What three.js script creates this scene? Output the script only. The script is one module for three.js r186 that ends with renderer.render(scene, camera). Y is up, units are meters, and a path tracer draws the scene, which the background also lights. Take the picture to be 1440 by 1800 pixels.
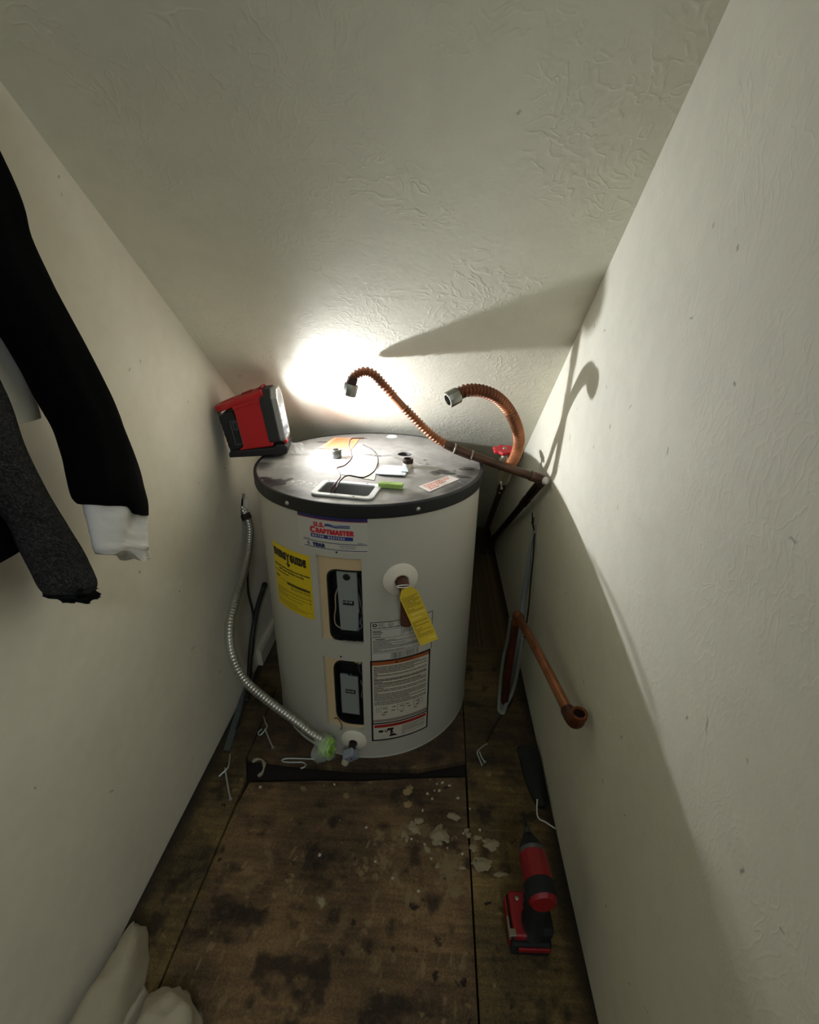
import * as THREE from 'three';
import { mergeGeometries, mergeVertices, toCreasedNormals } from 'three/addons/utils/BufferGeometryUtils.js';
import { RoundedBoxGeometry } from 'three/addons/geometries/RoundedBoxGeometry.js';
import { TessellateModifier } from 'three/addons/modifiers/TessellateModifier.js';
import { RectAreaLightUniformsLib } from 'three/addons/lights/RectAreaLightUniformsLib.js';

// ------------------------------------------------------------------ camera, lights, exposure
const scene = new THREE.Scene();
scene.background = new THREE.Color(0x05060a);
const camera = new THREE.PerspectiveCamera(92.62, 0.8, 0.02, 30);
{
  const pitch = 0.40101, yaw = -0.05579, roll = 0.006762;
  camera.position.set(0.1760, 1.10553, 1.21409);
  const fw = new THREE.Vector3(Math.sin(yaw) * Math.cos(pitch), -Math.sin(pitch), -Math.cos(yaw) * Math.cos(pitch));
  const rt = new THREE.Vector3(Math.cos(yaw), 0, Math.sin(yaw));
  const up = new THREE.Vector3().crossVectors(rt, fw);
  const r2 = rt.clone().multiplyScalar(Math.cos(roll)).addScaledVector(up, Math.sin(roll));
  const u2 = up.clone().multiplyScalar(Math.cos(roll)).addScaledVector(rt, -Math.sin(roll));
  camera.quaternion.setFromRotationMatrix(new THREE.Matrix4().makeBasis(r2, u2, fw.clone().negate()));
}
RectAreaLightUniformsLib.init();
const LED_NITS = 220;                        // the work light's three emitter strips
const LED_BEAM = 1.35;                        // and the candela its reflector throws forward
const LED_COLOR = new THREE.Color().setRGB(0.96, 0.97, 1.05);
const UNSEEN_LAMP_CANDELA = 2.35;                    // unseen ceiling lamp behind the camera, lights the closet from its open end
const UNSEEN_LAMP_COLOR = new THREE.Color().setRGB(0.88, 0.98, 1.09);
const renderer = new THREE.WebGLRenderer({ antialias: true });
renderer.toneMapping = THREE.LinearToneMapping;
renderer.toneMappingExposure = 1.0;
renderer.shadowMap.enabled = true;

// ------------------------------------------------------------------ helpers
const V = (x, y, z) => new THREE.Vector3(x, y, z);
const R = (d) => d * Math.PI / 180;
function rng(seed) { let s = seed >>> 0; return () => { s = (s + 0x6d2b79f5) >>> 0; let t = Math.imul(s ^ (s >>> 15), 1 | s); t = (t + Math.imul(t ^ (t >>> 7), 61 | t)) ^ t; return ((t ^ (t >>> 14)) >>> 0) / 4294967296; }; }
const hash = (x, y, z) => { let h = (x * 374761393 + y * 668265263 + z * 2147483647) | 0; h = Math.imul(h ^ (h >>> 13), 1274126177); h = Math.imul(h ^ (h >>> 15), 2246822519); return ((h ^ (h >>> 16)) >>> 0) / 4294967296; };
const sm = (t) => t * t * (3 - 2 * t);
function noise2(x, y, period = 0, seed = 0) {
  const x0 = Math.floor(x), y0 = Math.floor(y), fx = sm(x - x0), fy = sm(y - y0);
  const w = (i) => (period ? ((i % period) + period) % period : i);
  const a = hash(w(x0), w(y0), seed), b = hash(w(x0 + 1), w(y0), seed), c = hash(w(x0), w(y0 + 1), seed), d = hash(w(x0 + 1), w(y0 + 1), seed);
  return a + (b - a) * fx + (c - a) * fy + (a - b - c + d) * fx * fy;
}
function fbm(x, y, oct, period = 0, seed = 0) { let s = 0, a = 0.5, n = 0; for (let i = 0; i < oct; i++) { s += a * noise2(x, y, period, seed + i * 17); n += a; a *= 0.5; x *= 2; y *= 2; period *= 2; } return s / n; }
function noise3(x, y, z, seed = 0) { const z0 = Math.floor(z), f = sm(z - z0); return noise2(x, y, 0, seed + z0 * 131) * (1 - f) + noise2(x, y, 0, seed + (z0 + 1) * 131) * f; }

const used = {};
function named(name) { if (used[name] === undefined) { used[name] = 0; return name; } used[name]++; return name + '_' + String(used[name]).padStart(3, '0'); }
function thing(name, label, category, pos = [0, 0, 0], turn = 0, group) {
  const o = new THREE.Group(); o.name = named(name); o.position.set(...pos); o.rotation.y = turn;
  o.userData = { label, category }; if (group) o.userData.group = group;
  scene.add(o); return o;
}
function part(name, geo, mat, parent, label) {
  if (Array.isArray(geo)) geo = merge(geo);
  const m = new THREE.Mesh(geo, mat); m.name = parent === scene ? named(name) : name; m.castShadow = m.receiveShadow = true;
  if (label) m.userData.label = label;
  parent.add(m); return m;
}
function struct(name, geo, mat) { const m = part(name, geo, mat, scene); m.userData.kind = 'structure'; return m; }
function merge(list) {
  const gs = list.map((g) => { let h = g.index ? g.toNonIndexed() : g.clone(); for (const k of Object.keys(h.attributes)) if (!['position', 'normal', 'uv'].includes(k)) h.deleteAttribute(k); if (!h.attributes.normal) h.computeVertexNormals(); if (!h.attributes.uv) h.setAttribute('uv', new THREE.BufferAttribute(new Float32Array(h.attributes.position.count * 2), 2)); return h; });
  return mergeGeometries(gs);
}
const M = (geo, ...ops) => { const m = new THREE.Matrix4(); for (const o of ops) m.premultiply(o); return geo.applyMatrix4(m); };
const T = (x, y, z) => new THREE.Matrix4().makeTranslation(x, y, z);
const RX = (a) => new THREE.Matrix4().makeRotationX(a), RY = (a) => new THREE.Matrix4().makeRotationY(a), RZ = (a) => new THREE.Matrix4().makeRotationZ(a);
function box(x, y, z, cx, cy, cz, r = 0.0015) { return M(r ? new RoundedBoxGeometry(x, y, z, 2, Math.min(r, x / 2.01, y / 2.01, z / 2.01)) : new THREE.BoxGeometry(x, y, z), T(cx, cy, cz)); }
function cylinder(r0, r1, h, a, dir, seg = 24) { // from point a along dir
  const g = new THREE.CylinderGeometry(r1, r0, h, seg); g.translate(0, h / 2, 0);
  const q = new THREE.Quaternion().setFromUnitVectors(V(0, 1, 0), dir.clone().normalize());
  return g.applyQuaternion(q).translate(a.x, a.y, a.z);
}
function lathe(profile, a, dir, seg = 32) { // profile of [radius, along] pairs
  const g = new THREE.LatheGeometry(profile.map(([r, y]) => new THREE.Vector2(Math.max(r, 1e-5), y)), seg);
  return g.applyQuaternion(new THREE.Quaternion().setFromUnitVectors(V(0, 1, 0), dir.clone().normalize())).translate(a.x, a.y, a.z);
}
const pts = (list) => list.map((p) => V(...p));
// tube of varying radius along a smooth or straight path; radius(s) takes arc length in metres
function tube(points, radius, seg, radial = 12, { straight = false, caps = true } = {}) {
  let curve;
  if (straight) { curve = new THREE.CurvePath(); for (let i = 0; i + 1 < points.length; i++) curve.add(new THREE.LineCurve3(points[i], points[i + 1])); }
  else curve = new THREE.CatmullRomCurve3(points, false, 'centripetal');
  const L = curve.getLength(), pos = [], uv = [], idx = [];
  const P = [], Tn = [];
  if (!straight) curve.arcLengthDivisions = Math.max(200, seg * 2);
  for (let i = 0; i <= seg; i++) { P.push(curve.getPointAt(i / seg)); }
  for (let i = 0; i <= seg; i++) Tn.push(P[Math.min(i + 1, seg)].clone().sub(P[Math.max(i - 1, 0)]).normalize());
  let n = Math.abs(Tn[0].y) < 0.9 ? V(0, 1, 0) : V(1, 0, 0);
  for (let i = 0; i <= seg; i++) {
    n = n.clone().addScaledVector(Tn[i], -n.dot(Tn[i])).normalize();
    const b = V().crossVectors(Tn[i], n), r = radius(i / seg * L, L);
    for (let j = 0; j <= radial; j++) { const a = j / radial * Math.PI * 2; const q = P[i].clone().addScaledVector(n, Math.cos(a) * r).addScaledVector(b, Math.sin(a) * r); pos.push(q.x, q.y, q.z); uv.push(j / radial * 0.07, i / seg * L); }
  }
  for (let i = 0; i < seg; i++) for (let j = 0; j < radial; j++) { const a = i * (radial + 1) + j, b = a + radial + 1; idx.push(a, a + 1, b, b, a + 1, b + 1); }
  if (caps) for (const [i, flip] of [[0, 0], [seg, 1]]) { const c = pos.length / 3; pos.push(P[i].x, P[i].y, P[i].z); uv.push(0, 0); for (let j = 0; j < radial; j++) { const a = i * (radial + 1) + j; flip ? idx.push(c, a, a + 1) : idx.push(c, a + 1, a); } }
  const g = new THREE.BufferGeometry(); g.setAttribute('position', new THREE.Float32BufferAttribute(pos, 3)); g.setAttribute('uv', new THREE.Float32BufferAttribute(uv, 2)); g.setIndex(idx); g.computeVertexNormals(); return g;
}
// skin over a row of rings (each the same number of points)
function skin(rings, closed = true, caps = true) {
  const n = rings[0].length, w = closed ? n + 1 : n, pos = [], uv = [], idx = [];
  let v = 0;
  rings.forEach((r, i) => { if (i) v += r[0].distanceTo(rings[i - 1][0]); let u = 0; for (let j = 0; j < w; j++) { const p = r[j % n]; if (j) u += p.distanceTo(r[j - 1]); pos.push(p.x, p.y, p.z); uv.push(u, v); } });
  for (let i = 0; i + 1 < rings.length; i++) for (let j = 0; j + 1 < w; j++) { const a = i * w + j, b = a + w; idx.push(a, b, a + 1, b, b + 1, a + 1); }
  if (caps && closed) for (const [i, flip] of [[0, 0], [rings.length - 1, 1]]) { const c = pos.length / 3, m = V(); rings[i].forEach((p) => m.add(p)); m.divideScalar(n); pos.push(m.x, m.y, m.z); uv.push(0, 0); for (let j = 0; j < n; j++) { const a = i * w + j; flip ? idx.push(c, a, a + 1) : idx.push(c, a + 1, a); } }
  let g = new THREE.BufferGeometry(); g.setAttribute('position', new THREE.Float32BufferAttribute(pos, 3)); g.setAttribute('uv', new THREE.Float32BufferAttribute(uv, 2)); g.setIndex(idx); g.computeVertexNormals(); return g;
}
const catmull = (list, t) => { const n = list.length - 1, x = t * n, i = Math.min(Math.floor(x), n - 1), f = x - i; const p = (k) => list[Math.max(0, Math.min(n, k))]; return p(i).map((_, c) => { const a = p(i - 1)[c], b = p(i)[c], d = p(i + 1)[c], e = p(i + 2)[c]; return 0.5 * (2 * b + (d - a) * f + (2 * a - 5 * b + 4 * d - e) * f * f + (3 * b - a - 3 * d + e) * f * f * f); }); };
function extrude(shape, depth, bevel = 0, curveSegments = 12) {
  const g = new THREE.ExtrudeGeometry(shape, { depth: Math.max(depth - 2 * bevel, 1e-4), bevelEnabled: bevel > 0, bevelThickness: bevel, bevelSize: bevel, bevelOffset: -bevel, bevelSegments: 2, curveSegments });
  if (bevel) g.translate(0, 0, bevel); return g;
}
function poly(list) { const s = new THREE.Shape(); list.forEach(([x, y], i) => (i ? s.lineTo(x, y) : s.moveTo(x, y))); s.closePath(); return s; }
function rrect(x0, y0, x1, y1, r, P = THREE.Shape) { const s = new P(); s.moveTo(x0 + r, y0); s.lineTo(x1 - r, y0); s.quadraticCurveTo(x1, y0, x1, y0 + r); s.lineTo(x1, y1 - r); s.quadraticCurveTo(x1, y1, x1 - r, y1); s.lineTo(x0 + r, y1); s.quadraticCurveTo(x0, y1, x0, y1 - r); s.lineTo(x0, y0 + r); s.quadraticCurveTo(x0, y0, x0 + r, y0); return s; }
// bends a flat piece (x = arc length, y = height, z = outward) round the tank of radius r
function bend(g, r) { const p = g.attributes.position; for (let i = 0; i < p.count; i++) { const a = p.getX(i) / r, q = r + p.getZ(i); p.setXYZ(i, Math.sin(a) * q, p.getY(i), Math.cos(a) * q); } g.computeVertexNormals(); return g; }
const tess = (g, e) => new TessellateModifier(e, 8).modify(g.index ? g.toNonIndexed() : g);
function uvBy(g, fn) { if (g.index) g = g.toNonIndexed(); if (!g.attributes.normal) g.computeVertexNormals(); const p = g.attributes.position, n = g.attributes.normal, uv = new Float32Array(p.count * 2); for (let i = 0; i < p.count; i++) { const [u, v] = fn(p.getX(i), p.getY(i), p.getZ(i), n.getX(i), n.getY(i), n.getZ(i)); uv[i * 2] = u; uv[i * 2 + 1] = v; } g.setAttribute('uv', new THREE.BufferAttribute(uv, 2)); return g; }

// ------------------------------------------------------------------ textures
function dataTex(w, h, fn, srgb, repeat = true) {
  const d = new Uint8Array(w * h * 4);
  for (let y = 0; y < h; y++) for (let x = 0; x < w; x++) { const c = fn(x / w, y / h), i = (y * w + x) * 4; d[i] = Math.max(0, Math.min(255, c[0])); d[i + 1] = Math.max(0, Math.min(255, c[1])); d[i + 2] = Math.max(0, Math.min(255, c[2])); d[i + 3] = 255; }
  const t = new THREE.DataTexture(d, w, h, THREE.RGBAFormat); t.magFilter = THREE.LinearFilter; t.minFilter = THREE.LinearMipmapLinearFilter; t.generateMipmaps = true;
  if (repeat) t.wrapS = t.wrapT = THREE.RepeatWrapping; if (srgb) t.colorSpace = THREE.SRGBColorSpace; t.needsUpdate = true; return t;
}
function bold(c, t, x, y, w = 3, max) { c.lineWidth = w; c.lineJoin = 'round'; c.strokeStyle = c.fillStyle; c.strokeText(t, x, y, max); c.fillText(t, x, y, max); }
function canvasTex(w, h, draw) { const c = document.createElement('canvas'); c.width = w; c.height = h; const g = c.getContext('2d'); draw(g, w, h); const t = new THREE.CanvasTexture(c); t.colorSpace = THREE.SRGBColorSpace; return t; }
const grey = (v) => [v, v, v];
// troweled plaster relief, one metre square
function plaster(seed, ridge) {
  return dataTex(1024, 1024, (u, v) => {
    const wx = fbm(u * 8, v * 8, 3, 8, seed + 5) * 2.2, wy = fbm(u * 8, v * 8, 3, 8, seed + 9) * 2.2;
    const n = fbm(u * 40 + wx * 1.9, v * 40 + wy * 1.9, 2, 0, seed), edge = 1 - Math.abs(n - 0.56) * 9;
    const patch = Math.max(0, Math.min(1, (fbm(u * 5, v * 5, 3, 5, seed + 31) - 0.42) * 6));
    const fine = fbm(u * 110, v * 110, 2, 110, seed + 3), mid = fbm(u * 14, v * 14, 3, 14, seed + 2);
    return grey(90 + 60 * (mid - 0.5) + 34 * (fine - 0.5) + ridge * patch * Math.max(0, edge) * 44);
  });
}
const plasterRough = plaster(11, 1), plasterSmooth = plaster(47, 0.12);
// paint: an even colour with faint blotches and small scuffs
function paint(r, g, b, seed, scuffs, w = 1024) {
  const marks = [], rnd = rng(seed);
  for (let i = 0; i < scuffs; i++) marks.push([rnd(), rnd(), (rnd() * 3.1), 0.002 + 0.009 * rnd() * rnd(), 0.0009 + 0.0012 * rnd(), 25 + 75 * rnd()]);
  const cell = new Map();
  marks.forEach((m) => { for (let i = -1; i <= 1; i++) for (let j = -1; j <= 1; j++) { const k = (Math.floor(m[0] * 32) + i) + ',' + (Math.floor(m[1] * 32) + j); if (!cell.has(k)) cell.set(k, []); cell.get(k).push(m); } });
  return dataTex(w, w, (u, v) => {
    const n = fbm(u * 4, v * 4, 4, 4, seed) - 0.5, f = fbm(u * 60, v * 60, 2, 60, seed + 7) - 0.5;
    let k = 1 + n * 0.10 + f * 0.03, d = 0;
    for (const m of cell.get(Math.floor(u * 32) + ',' + Math.floor(v * 32)) || []) { const dx = u - m[0], dy = v - m[1], c = Math.cos(m[2]), s = Math.sin(m[2]), a = (dx * c + dy * s) / m[3], q = (-dx * s + dy * c + 0.001 * Math.sin(a * 4)) / m[4], e = a * a + q * q; if (e < 1) d = Math.max(d, m[5] * (1 - e)); }
    return [r * k - d, g * k - d, b * k - d * 0.9];
  }, true);
}
const wood = (() => { // water-stained plywood, u along x, v along z, 1 m by 1.3 m laid once over the visible floor
  const W = 1024, H = 1536, rnd = rng(77), spots = [];
  const add = (x, z, rx, rz, a, k, c) => spots.push([x, z, rx, rz, a, k, c]);
  for (let i = 0; i < 150; i++) { const t = rnd(); add(-0.35 + 0.75 * rnd(), 0.3 + 0.75 * rnd(), 0.002 + 0.006 * rnd(), 0.002 + 0.007 * rnd(), rnd() * 3, 0.4 + 0.5 * rnd(), t < 0.7 ? 1 : 0); }
  for (let i = 0; i < 46; i++) { const a = rnd() * 6.3, q = Math.sqrt(rnd()); add(0.18 + 0.14 * q * Math.cos(a), 0.53 + 0.09 * q * Math.sin(a), 0.003 + 0.012 * rnd(), 0.004 + 0.014 * rnd(), rnd() * 3, 0.35 + 0.5 * rnd(), 1); }
  for (let i = 0; i < 120; i++) add(-0.26 + 0.52 * rnd(), 0.45 + 0.42 * rnd(), 0.0015 + 0.004 * rnd(), 0.003 + 0.011 * rnd(), 0.25 + 0.5 * (rnd() - 0.5), 0.35 + 0.5 * rnd(), 1);
  for (const s of [[-0.16, 0.55, 0.008, 0.04, -0.5, 0.55, 1], [-0.18, 0.6, 0.008, 0.025, 0.9, 0.5, 1], [0.11, 0.575, 0.008, 0.016, 0.3, 0.7, 1], [0.145, 0.60, 0.007, 0.02, 0.1, 0.8, 1], [0.164, 0.61, 0.01, 0.01, 0.3, 0.7, 1], [-0.03, 0.625, 0.012, 0.013, 0.3, 0.75, 1], [0.07, 0.545, 0.006, 0.012, -0.3, 0.7, 1], [-0.053, 0.535, 0.006, 0.006, 0, 0.9, 1], [0.0, 0.59, 0.015, 0.01, 0.3, 0.5, 1], [0.06, 0.70, 0.02, 0.012, 0.5, 0.5, 1], [0.07, 0.66, 0.008, 0.02, 0.5, 0.7, 1], [0.09, 0.72, 0.01, 0.016, 0.1, 0.6, 1], [0.02, 0.66, 0.01, 0.03, 0.3, 0.4, 1], [0.13, 0.50, 0.03, 0.012, 0.1, 0.55, 1], [0.18, 0.47, 0.05, 0.016, 0.2, 0.6, 1], [0.235, 0.53, 0.02, 0.03, 0.6, 0.6, 1]]) add(...s);
  return dataTex(W, H, (u, v) => {
    const x = u * 1.0 - 0.47, z = v * 1.5 - 0.2;
    const grain = fbm(x * 14 + 3, z * 120, 3, 0, 5) - 0.5, blot = fbm(x * 9, z * 9, 5, 0, 21), blot2 = fbm(x * 26 + 9, z * 26, 4, 0, 41), fine = noise2(x * 500, z * 500, 0, 3) - 0.5;
    let c = [118, 98, 70];
    const side = Math.max(0, Math.abs(x) - 0.272) > 0 ? 1 : 0;
    if (side) c = [120, 104, 66];
    const m = 1 + grain * 0.45 + (blot - 0.5) * 0.8 + fine * 0.34;
    c = c.map((k) => k * m);
    let dark = Math.max(0, Math.min(1, (blot2 - 0.56) * 5)) * 0.55;                      // spilled and rotted patches
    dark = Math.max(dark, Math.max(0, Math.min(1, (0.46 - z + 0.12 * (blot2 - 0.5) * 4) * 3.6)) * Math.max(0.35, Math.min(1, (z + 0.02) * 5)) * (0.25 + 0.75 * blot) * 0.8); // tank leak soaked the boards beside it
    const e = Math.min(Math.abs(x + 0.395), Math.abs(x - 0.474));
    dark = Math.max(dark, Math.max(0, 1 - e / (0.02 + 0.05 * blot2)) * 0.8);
    c = [c[0] * (1 - dark * 0.86), c[1] * (1 - dark * 0.88), c[2] * (1 - dark * 0.88)];
    for (const s of spots) { const dx = x - s[0], dz = z - s[1]; if (dx * dx + dz * dz > 0.004) continue; const ca = Math.cos(s[4]), sa = Math.sin(s[4]); const d = ((dx * ca + dz * sa) / s[2]) ** 2 + ((-dx * sa + dz * ca) / s[3]) ** 2 + (blot2 - 0.5) * 3.6 + (noise2(x * 220, z * 220, 0, 9) - 0.5) * 1.8 + fine; if (d < 1) { const k = s[5] * Math.min(1, (1 - d) * 1.1); const t = s[6] ? [160, 143, 110] : [30, 20, 14]; c = c.map((q, i) => q * (1 - k) + t[i] * k); } }
    return c;
  }, true, false);
})();
const woodBump = dataTex(512, 512, (u, v) => grey(128 + 120 * (fbm(u * 6, v * 50, 3, 0, 3) - 0.5) + 90 * (fbm(u * 40, v * 40, 2, 40, 8) - 0.5)));
const clothBump = dataTex(256, 256, (u, v) => grey(128 + 60 * Math.sin(u * 6.2832 * 40) * Math.sin(v * 6.2832 * 40) + 90 * (fbm(u * 30, v * 30, 2, 30, 4) - 0.5)));
const specks = dataTex(256, 256, (u, v) => grey(30 + 46 * fbm(u * 60, v * 60, 2, 60, 12) * (0.5 + noise2(u * 128, v * 128, 128, 6)))), wool = specks; wool.colorSpace = THREE.SRGBColorSpace;
const tarnish = dataTex(256, 256, (u, v) => { const n = fbm(u * 5, v * 5, 4, 5, 71), f = fbm(u * 40, v * 40, 2, 40, 3), d = Math.max(0, (n - 0.5) * 3); const k = 0.82 + 0.35 * (f - 0.5); return [205 * k * (1 - 0.35 * d), 132 * k * (1 - 0.42 * d), 84 * k * (1 - 0.45 * d)]; }, true);
const tarnishDark = dataTex(256, 256, (u, v) => { const n = fbm(u * 4, v * 9, 4, 4, 171), f = fbm(u * 40, v * 40, 2, 40, 13), d = Math.max(0, Math.min(1, (n - 0.45) * 5)); const k = 0.8 + 0.5 * (f - 0.5); return [(104 + 40 * d) * k, (74 + 52 * d) * k, (56 + 56 * d) * k]; }, true);

// ------------------------------------------------------------------ materials
const std = (color, roughness = 0.6, metalness = 0, extra = {}) => new THREE.MeshStandardMaterial({ color, roughness, metalness, ...extra });
const at = (t, rx, ry) => { const c = t.clone(); c.repeat.set(rx, ry); c.needsUpdate = true; return c; };
const wallTint = [229, 227, 207];
const mCeil = std(0xffffff, 0.75, 0, { map: at(paint(...wallTint, 3, 8), 0.6, 0.6), bumpMap: at(plasterRough, 1.7, 1.7), bumpScale: 0.0020 });
const mWallR = std(0xffffff, 0.72, 0, { map: at(paint(...wallTint, 9, 60), 0.8, 0.8), bumpMap: at(plasterRough, 2.4, 1.6), bumpScale: 0.0015 });
const mWallL = std(0xffffff, 0.7, 0, { map: at(paint(234, 228, 208, 15, 26), 0.8, 0.8), bumpMap: at(plasterSmooth, 1, 1), bumpScale: 0.0015 });
const mFloor = std(0xd8cfc2, 0.85, 0, { map: wood, bumpMap: at(woodBump, 6, 6), bumpScale: 0.002 });
const mSub = std(0x1a1511, 0.95), mHall = std(0xd9d6cc, 0.8), mHallFloor = std(0x6a5540, 0.6);
const mJacket = std(0xb9b6a8, 0.35), mRim = std(0x17191b, 0.5), mScrew = std(0xb9b9b4, 0.35, 0.9), mGalv = std(0xa9aaa8, 0.4, 0.75), mFoam = std(0xcdb48a, 0.9), mBlack = std(0x0c0c0d, 0.55), mDarkGrey = std(0x2b2c2e, 0.5), mPlate = std(0x8d938f, 0.5, 0.1), mCream = std(0xe0d8c6, 0.6), mWhiteMetal = std(0xdedfdc, 0.4), mTan = std(0x9a8a72, 0.6);
const mCopper = std(0xffffff, 0.36, 0.5, { map: tarnish }), mOldCopper = std(0xffffff, 0.5, 0.45, { map: tarnishDark }), mHose = std(0xffffff, 0.42, 0.4, { map: tarnish }), mDull = std(0xb89a84, 0.4, 0.35, { map: tarnish }), mBrownPipe = std(0x5a3527, 0.6, 0.2), mNut = std(0x8a8b80, 0.42, 0.8), mRust = std(0x3a2a22, 0.8, 0.3);
const mConduit = std(0xb4b3ab, 0.33, 0.85), mRed = std(0xb0141a, 0.42), mRedDark = std(0x8e1016, 0.5), mDrillRed = std(0x8a1016, 0.5), mValveRed = std(0xb01c28, 0.5), mRubber = std(0x101113, 0.75), mChrome = std(0xb5b8b6, 0.25, 0.6);
const mYellow = std(0xc9a514, 0.6), mGreen = std(0xa6c86a, 0.8), mWhite = std(0xe6e5df, 0.7), mWire = std(0x1c0d12, 0.5), mWireRed = std(0x5d1418, 0.5), mNail = std(0xb8bcb8, 0.4, 0.5);

// ------------------------------------------------------------------ the closet: floor, walls, sloping ceiling
const XL = -0.3947, XR = 0.4744, ZC = -1.2084, K = Math.tan(0.6874), ZF = 1.6;
{
  const floor = new THREE.Group(); floor.name = 'floor'; floor.userData.kind = 'structure'; scene.add(floor);
  const board = (outline, top = 0, th = 0.016) => { // outline in x, z
    const g = extrude(poly(outline.map(([x, z]) => [x, -z])), th, 0.0012); g.rotateX(-Math.PI / 2); g.translate(0, top - th, 0);
    return part('floor_panel', uvBy(g, (x, y, z) => [(x + 0.47) / 1.0, (z + 0.2) / 1.5]), mFloor, floor);
  };
  board([[-0.268, 0.374], [-0.1, 0.358], [0.02, 0.352], [0.13, 0.338], [0.2725, 0.325], [0.2735, ZF], [-0.283, ZF], [-0.281, 0.6], [-0.278, 0.44]]);                     // the middle sheet
  board([[XL, ZC], [XR, ZC], [XR, 0.05], [0.276, 0.05], [0.276, 0.275], [0.15, 0.31], [0, 0.318], [-0.12, 0.315], [-0.3, 0.303], [-0.3, 0.05], [XL, 0.05]]);   // under the tank
  board([[XL, 0.053], [-0.3025, 0.053], [-0.3025, 0.306], [-0.281, 0.36], [-0.2815, 0.44], [-0.2845, 0.6], [-0.2865, ZF], [XL, ZF]], 0.001);
  board([[0.279, 0.053], [XR, 0.053], [XR, ZF], [0.2765, ZF], [0.2765, 0.5], [0.278, 0.33]], 0.001);
  part('subfloor', box(XR - XL, 0.04, ZF - ZC, (XL + XR) / 2, -0.0405, (ZF + ZC) / 2, 0), mSub, floor);
  part('unseen_hall_floor', box(3.4, 0.05, 2.6, 0.2, -0.026, ZF + 1.3, 0), mHallFloor, floor);  // floor of the unseen hallway behind the camera
}
{
  const side = (list, holes = []) => { const s = poly(list); holes.forEach((h) => s.holes.push(new THREE.Path(h.map(([a, b]) => new THREE.Vector2(a, b))))); return s; };
  const top = (z) => (z - ZC) * K;
  const profile = [[ZC - 0.02, 0], [ZF, 0], [ZF, top(ZF) + 0.02], [ZC - 0.02, top(ZC) + 0.001]];
  const wallUv = (x, y, z) => [z, y];
  const hole = [[-0.134, 0.578], [-0.118, 0.584], [-0.100, 0.572], [-0.086, 0.553], [-0.078, 0.525], [-0.084, 0.503], [-0.104, 0.494], [-0.118, 0.510], [-0.131, 0.533], [-0.139, 0.558]];
  let g = extrude(side(profile, [hole]), 0.013); g.rotateY(-Math.PI / 2); g.translate(XL, 0, 0);
  struct('wall_left', uvBy(g, wallUv), mWallL);
  struct('wall_left_dark_backing', box(0.06, 2.4, ZF - ZC, XL - 0.095, 1.2, (ZF + ZC) / 2, 0), mSub);  // dark colour stands in for the shade inside the left wall hole
  const holeR = [[-0.124, 0.507], [-0.114, 0.514], [-0.103, 0.512], [-0.094, 0.498], [-0.095, 0.47], [-0.102, 0.452], [-0.110, 0.468], [-0.120, 0.490]];
  g = extrude(side(profile, [holeR]), 0.013); g.rotateY(-Math.PI / 2); g.translate(XR + 0.013, 0, 0);
  struct('wall_right', uvBy(g, wallUv), mWallR);
  struct('wall_right_dark_backing', box(0.06, 2.4, ZF - ZC, XR + 0.095, 1.2, (ZF + ZC) / 2, 0), mSub);  // likewise dark, so the torn hole here looks shaded inside
  g = extrude(poly([[ZC, 0], [ZF + 0.02, top(ZF + 0.02)], [ZF + 0.02, top(ZF + 0.02) + 0.1], [ZC - 0.12, 0]]), XR - XL + 0.02); g.rotateY(-Math.PI / 2); g.translate(XR + 0.01, 0, 0);
  struct('ceiling', uvBy(g, (x, y, z) => [x, Math.hypot(y, z - ZC)]), mCeil);
  // unseen hallway behind the camera, built round the lamp that lights the closet
  struct('wall_unseen_hall_left', box(0.1, 2.5, 2.6, -1.35, 1.25, ZF + 1.3, 0), mHall);
  struct('wall_unseen_hall_right', box(0.1, 2.5, 2.6, 1.75, 1.25, ZF + 1.3, 0), mHall);
  struct('wall_unseen_hall_back', box(3.3, 2.5, 0.1, 0.2, 1.25, ZF + 2.65, 0), mHall);
  struct('ceiling_unseen_hall', box(3.3, 0.1, 2.7, 0.2, 2.55, ZF + 1.3, 0), mHall);
  struct('wall_front', [box(0.8, 2.5, 0.1, XL - 0.51, 1.25, ZF + 0.05, 0), box(1.15, 2.5, 0.1, XR + 0.685, 1.25, ZF + 0.05, 0), box(XR - XL + 0.24, 0.3, 0.1, (XL + XR) / 2, 2.46, ZF + 0.08, 0)], mHall);
}
{
  const t = thing('baseboard', 'short cut length of white baseboard along left wall foot', 'baseboard', [XL, 0, -0.05]);
  const s = poly([[0, 0], [0.016, 0], [0.016, 0.05], [0.012, 0.06], [0.006, 0.064], [0, 0.064]]);
  const g = extrude(s, 0.9); g.translate(0.0005, 0.001, -0.9); part('board', g, std(0xcfc4b0, 0.6), t);
}
{ // unseen hallway ceiling lamp behind the camera, placed to light the closet walls
  const t = thing('unseen_ceiling_lamp', 'round white ceiling lamp out of view, lighting the closet from the hallway', 'lamp', [0.55, 2.5, 2.75]);
  part('base', lathe([[0, 0], [0.16, 0], [0.16, -0.03], [0, -0.03]], V(0, 0, 0), V(0, 1, 0)), mWhiteMetal, t);
  const glow = std(0xffffff, 0.5); glow.emissive = UNSEEN_LAMP_COLOR.clone(); glow.emissiveIntensity = 1.2;
  part('diffuser', lathe([[0.15, -0.03], [0.145, -0.06], [0.11, -0.085], [0.05, -0.098], [0, -0.1]], V(0, 0, 0), V(0, 1, 0)), glow, t);
  const l = new THREE.PointLight(UNSEEN_LAMP_COLOR, UNSEEN_LAMP_CANDELA); l.name = 'unseen_hall_light'; l.position.set(0, -0.25, 0); l.shadow.radius = 7; l.castShadow = true; t.add(l);
}

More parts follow.
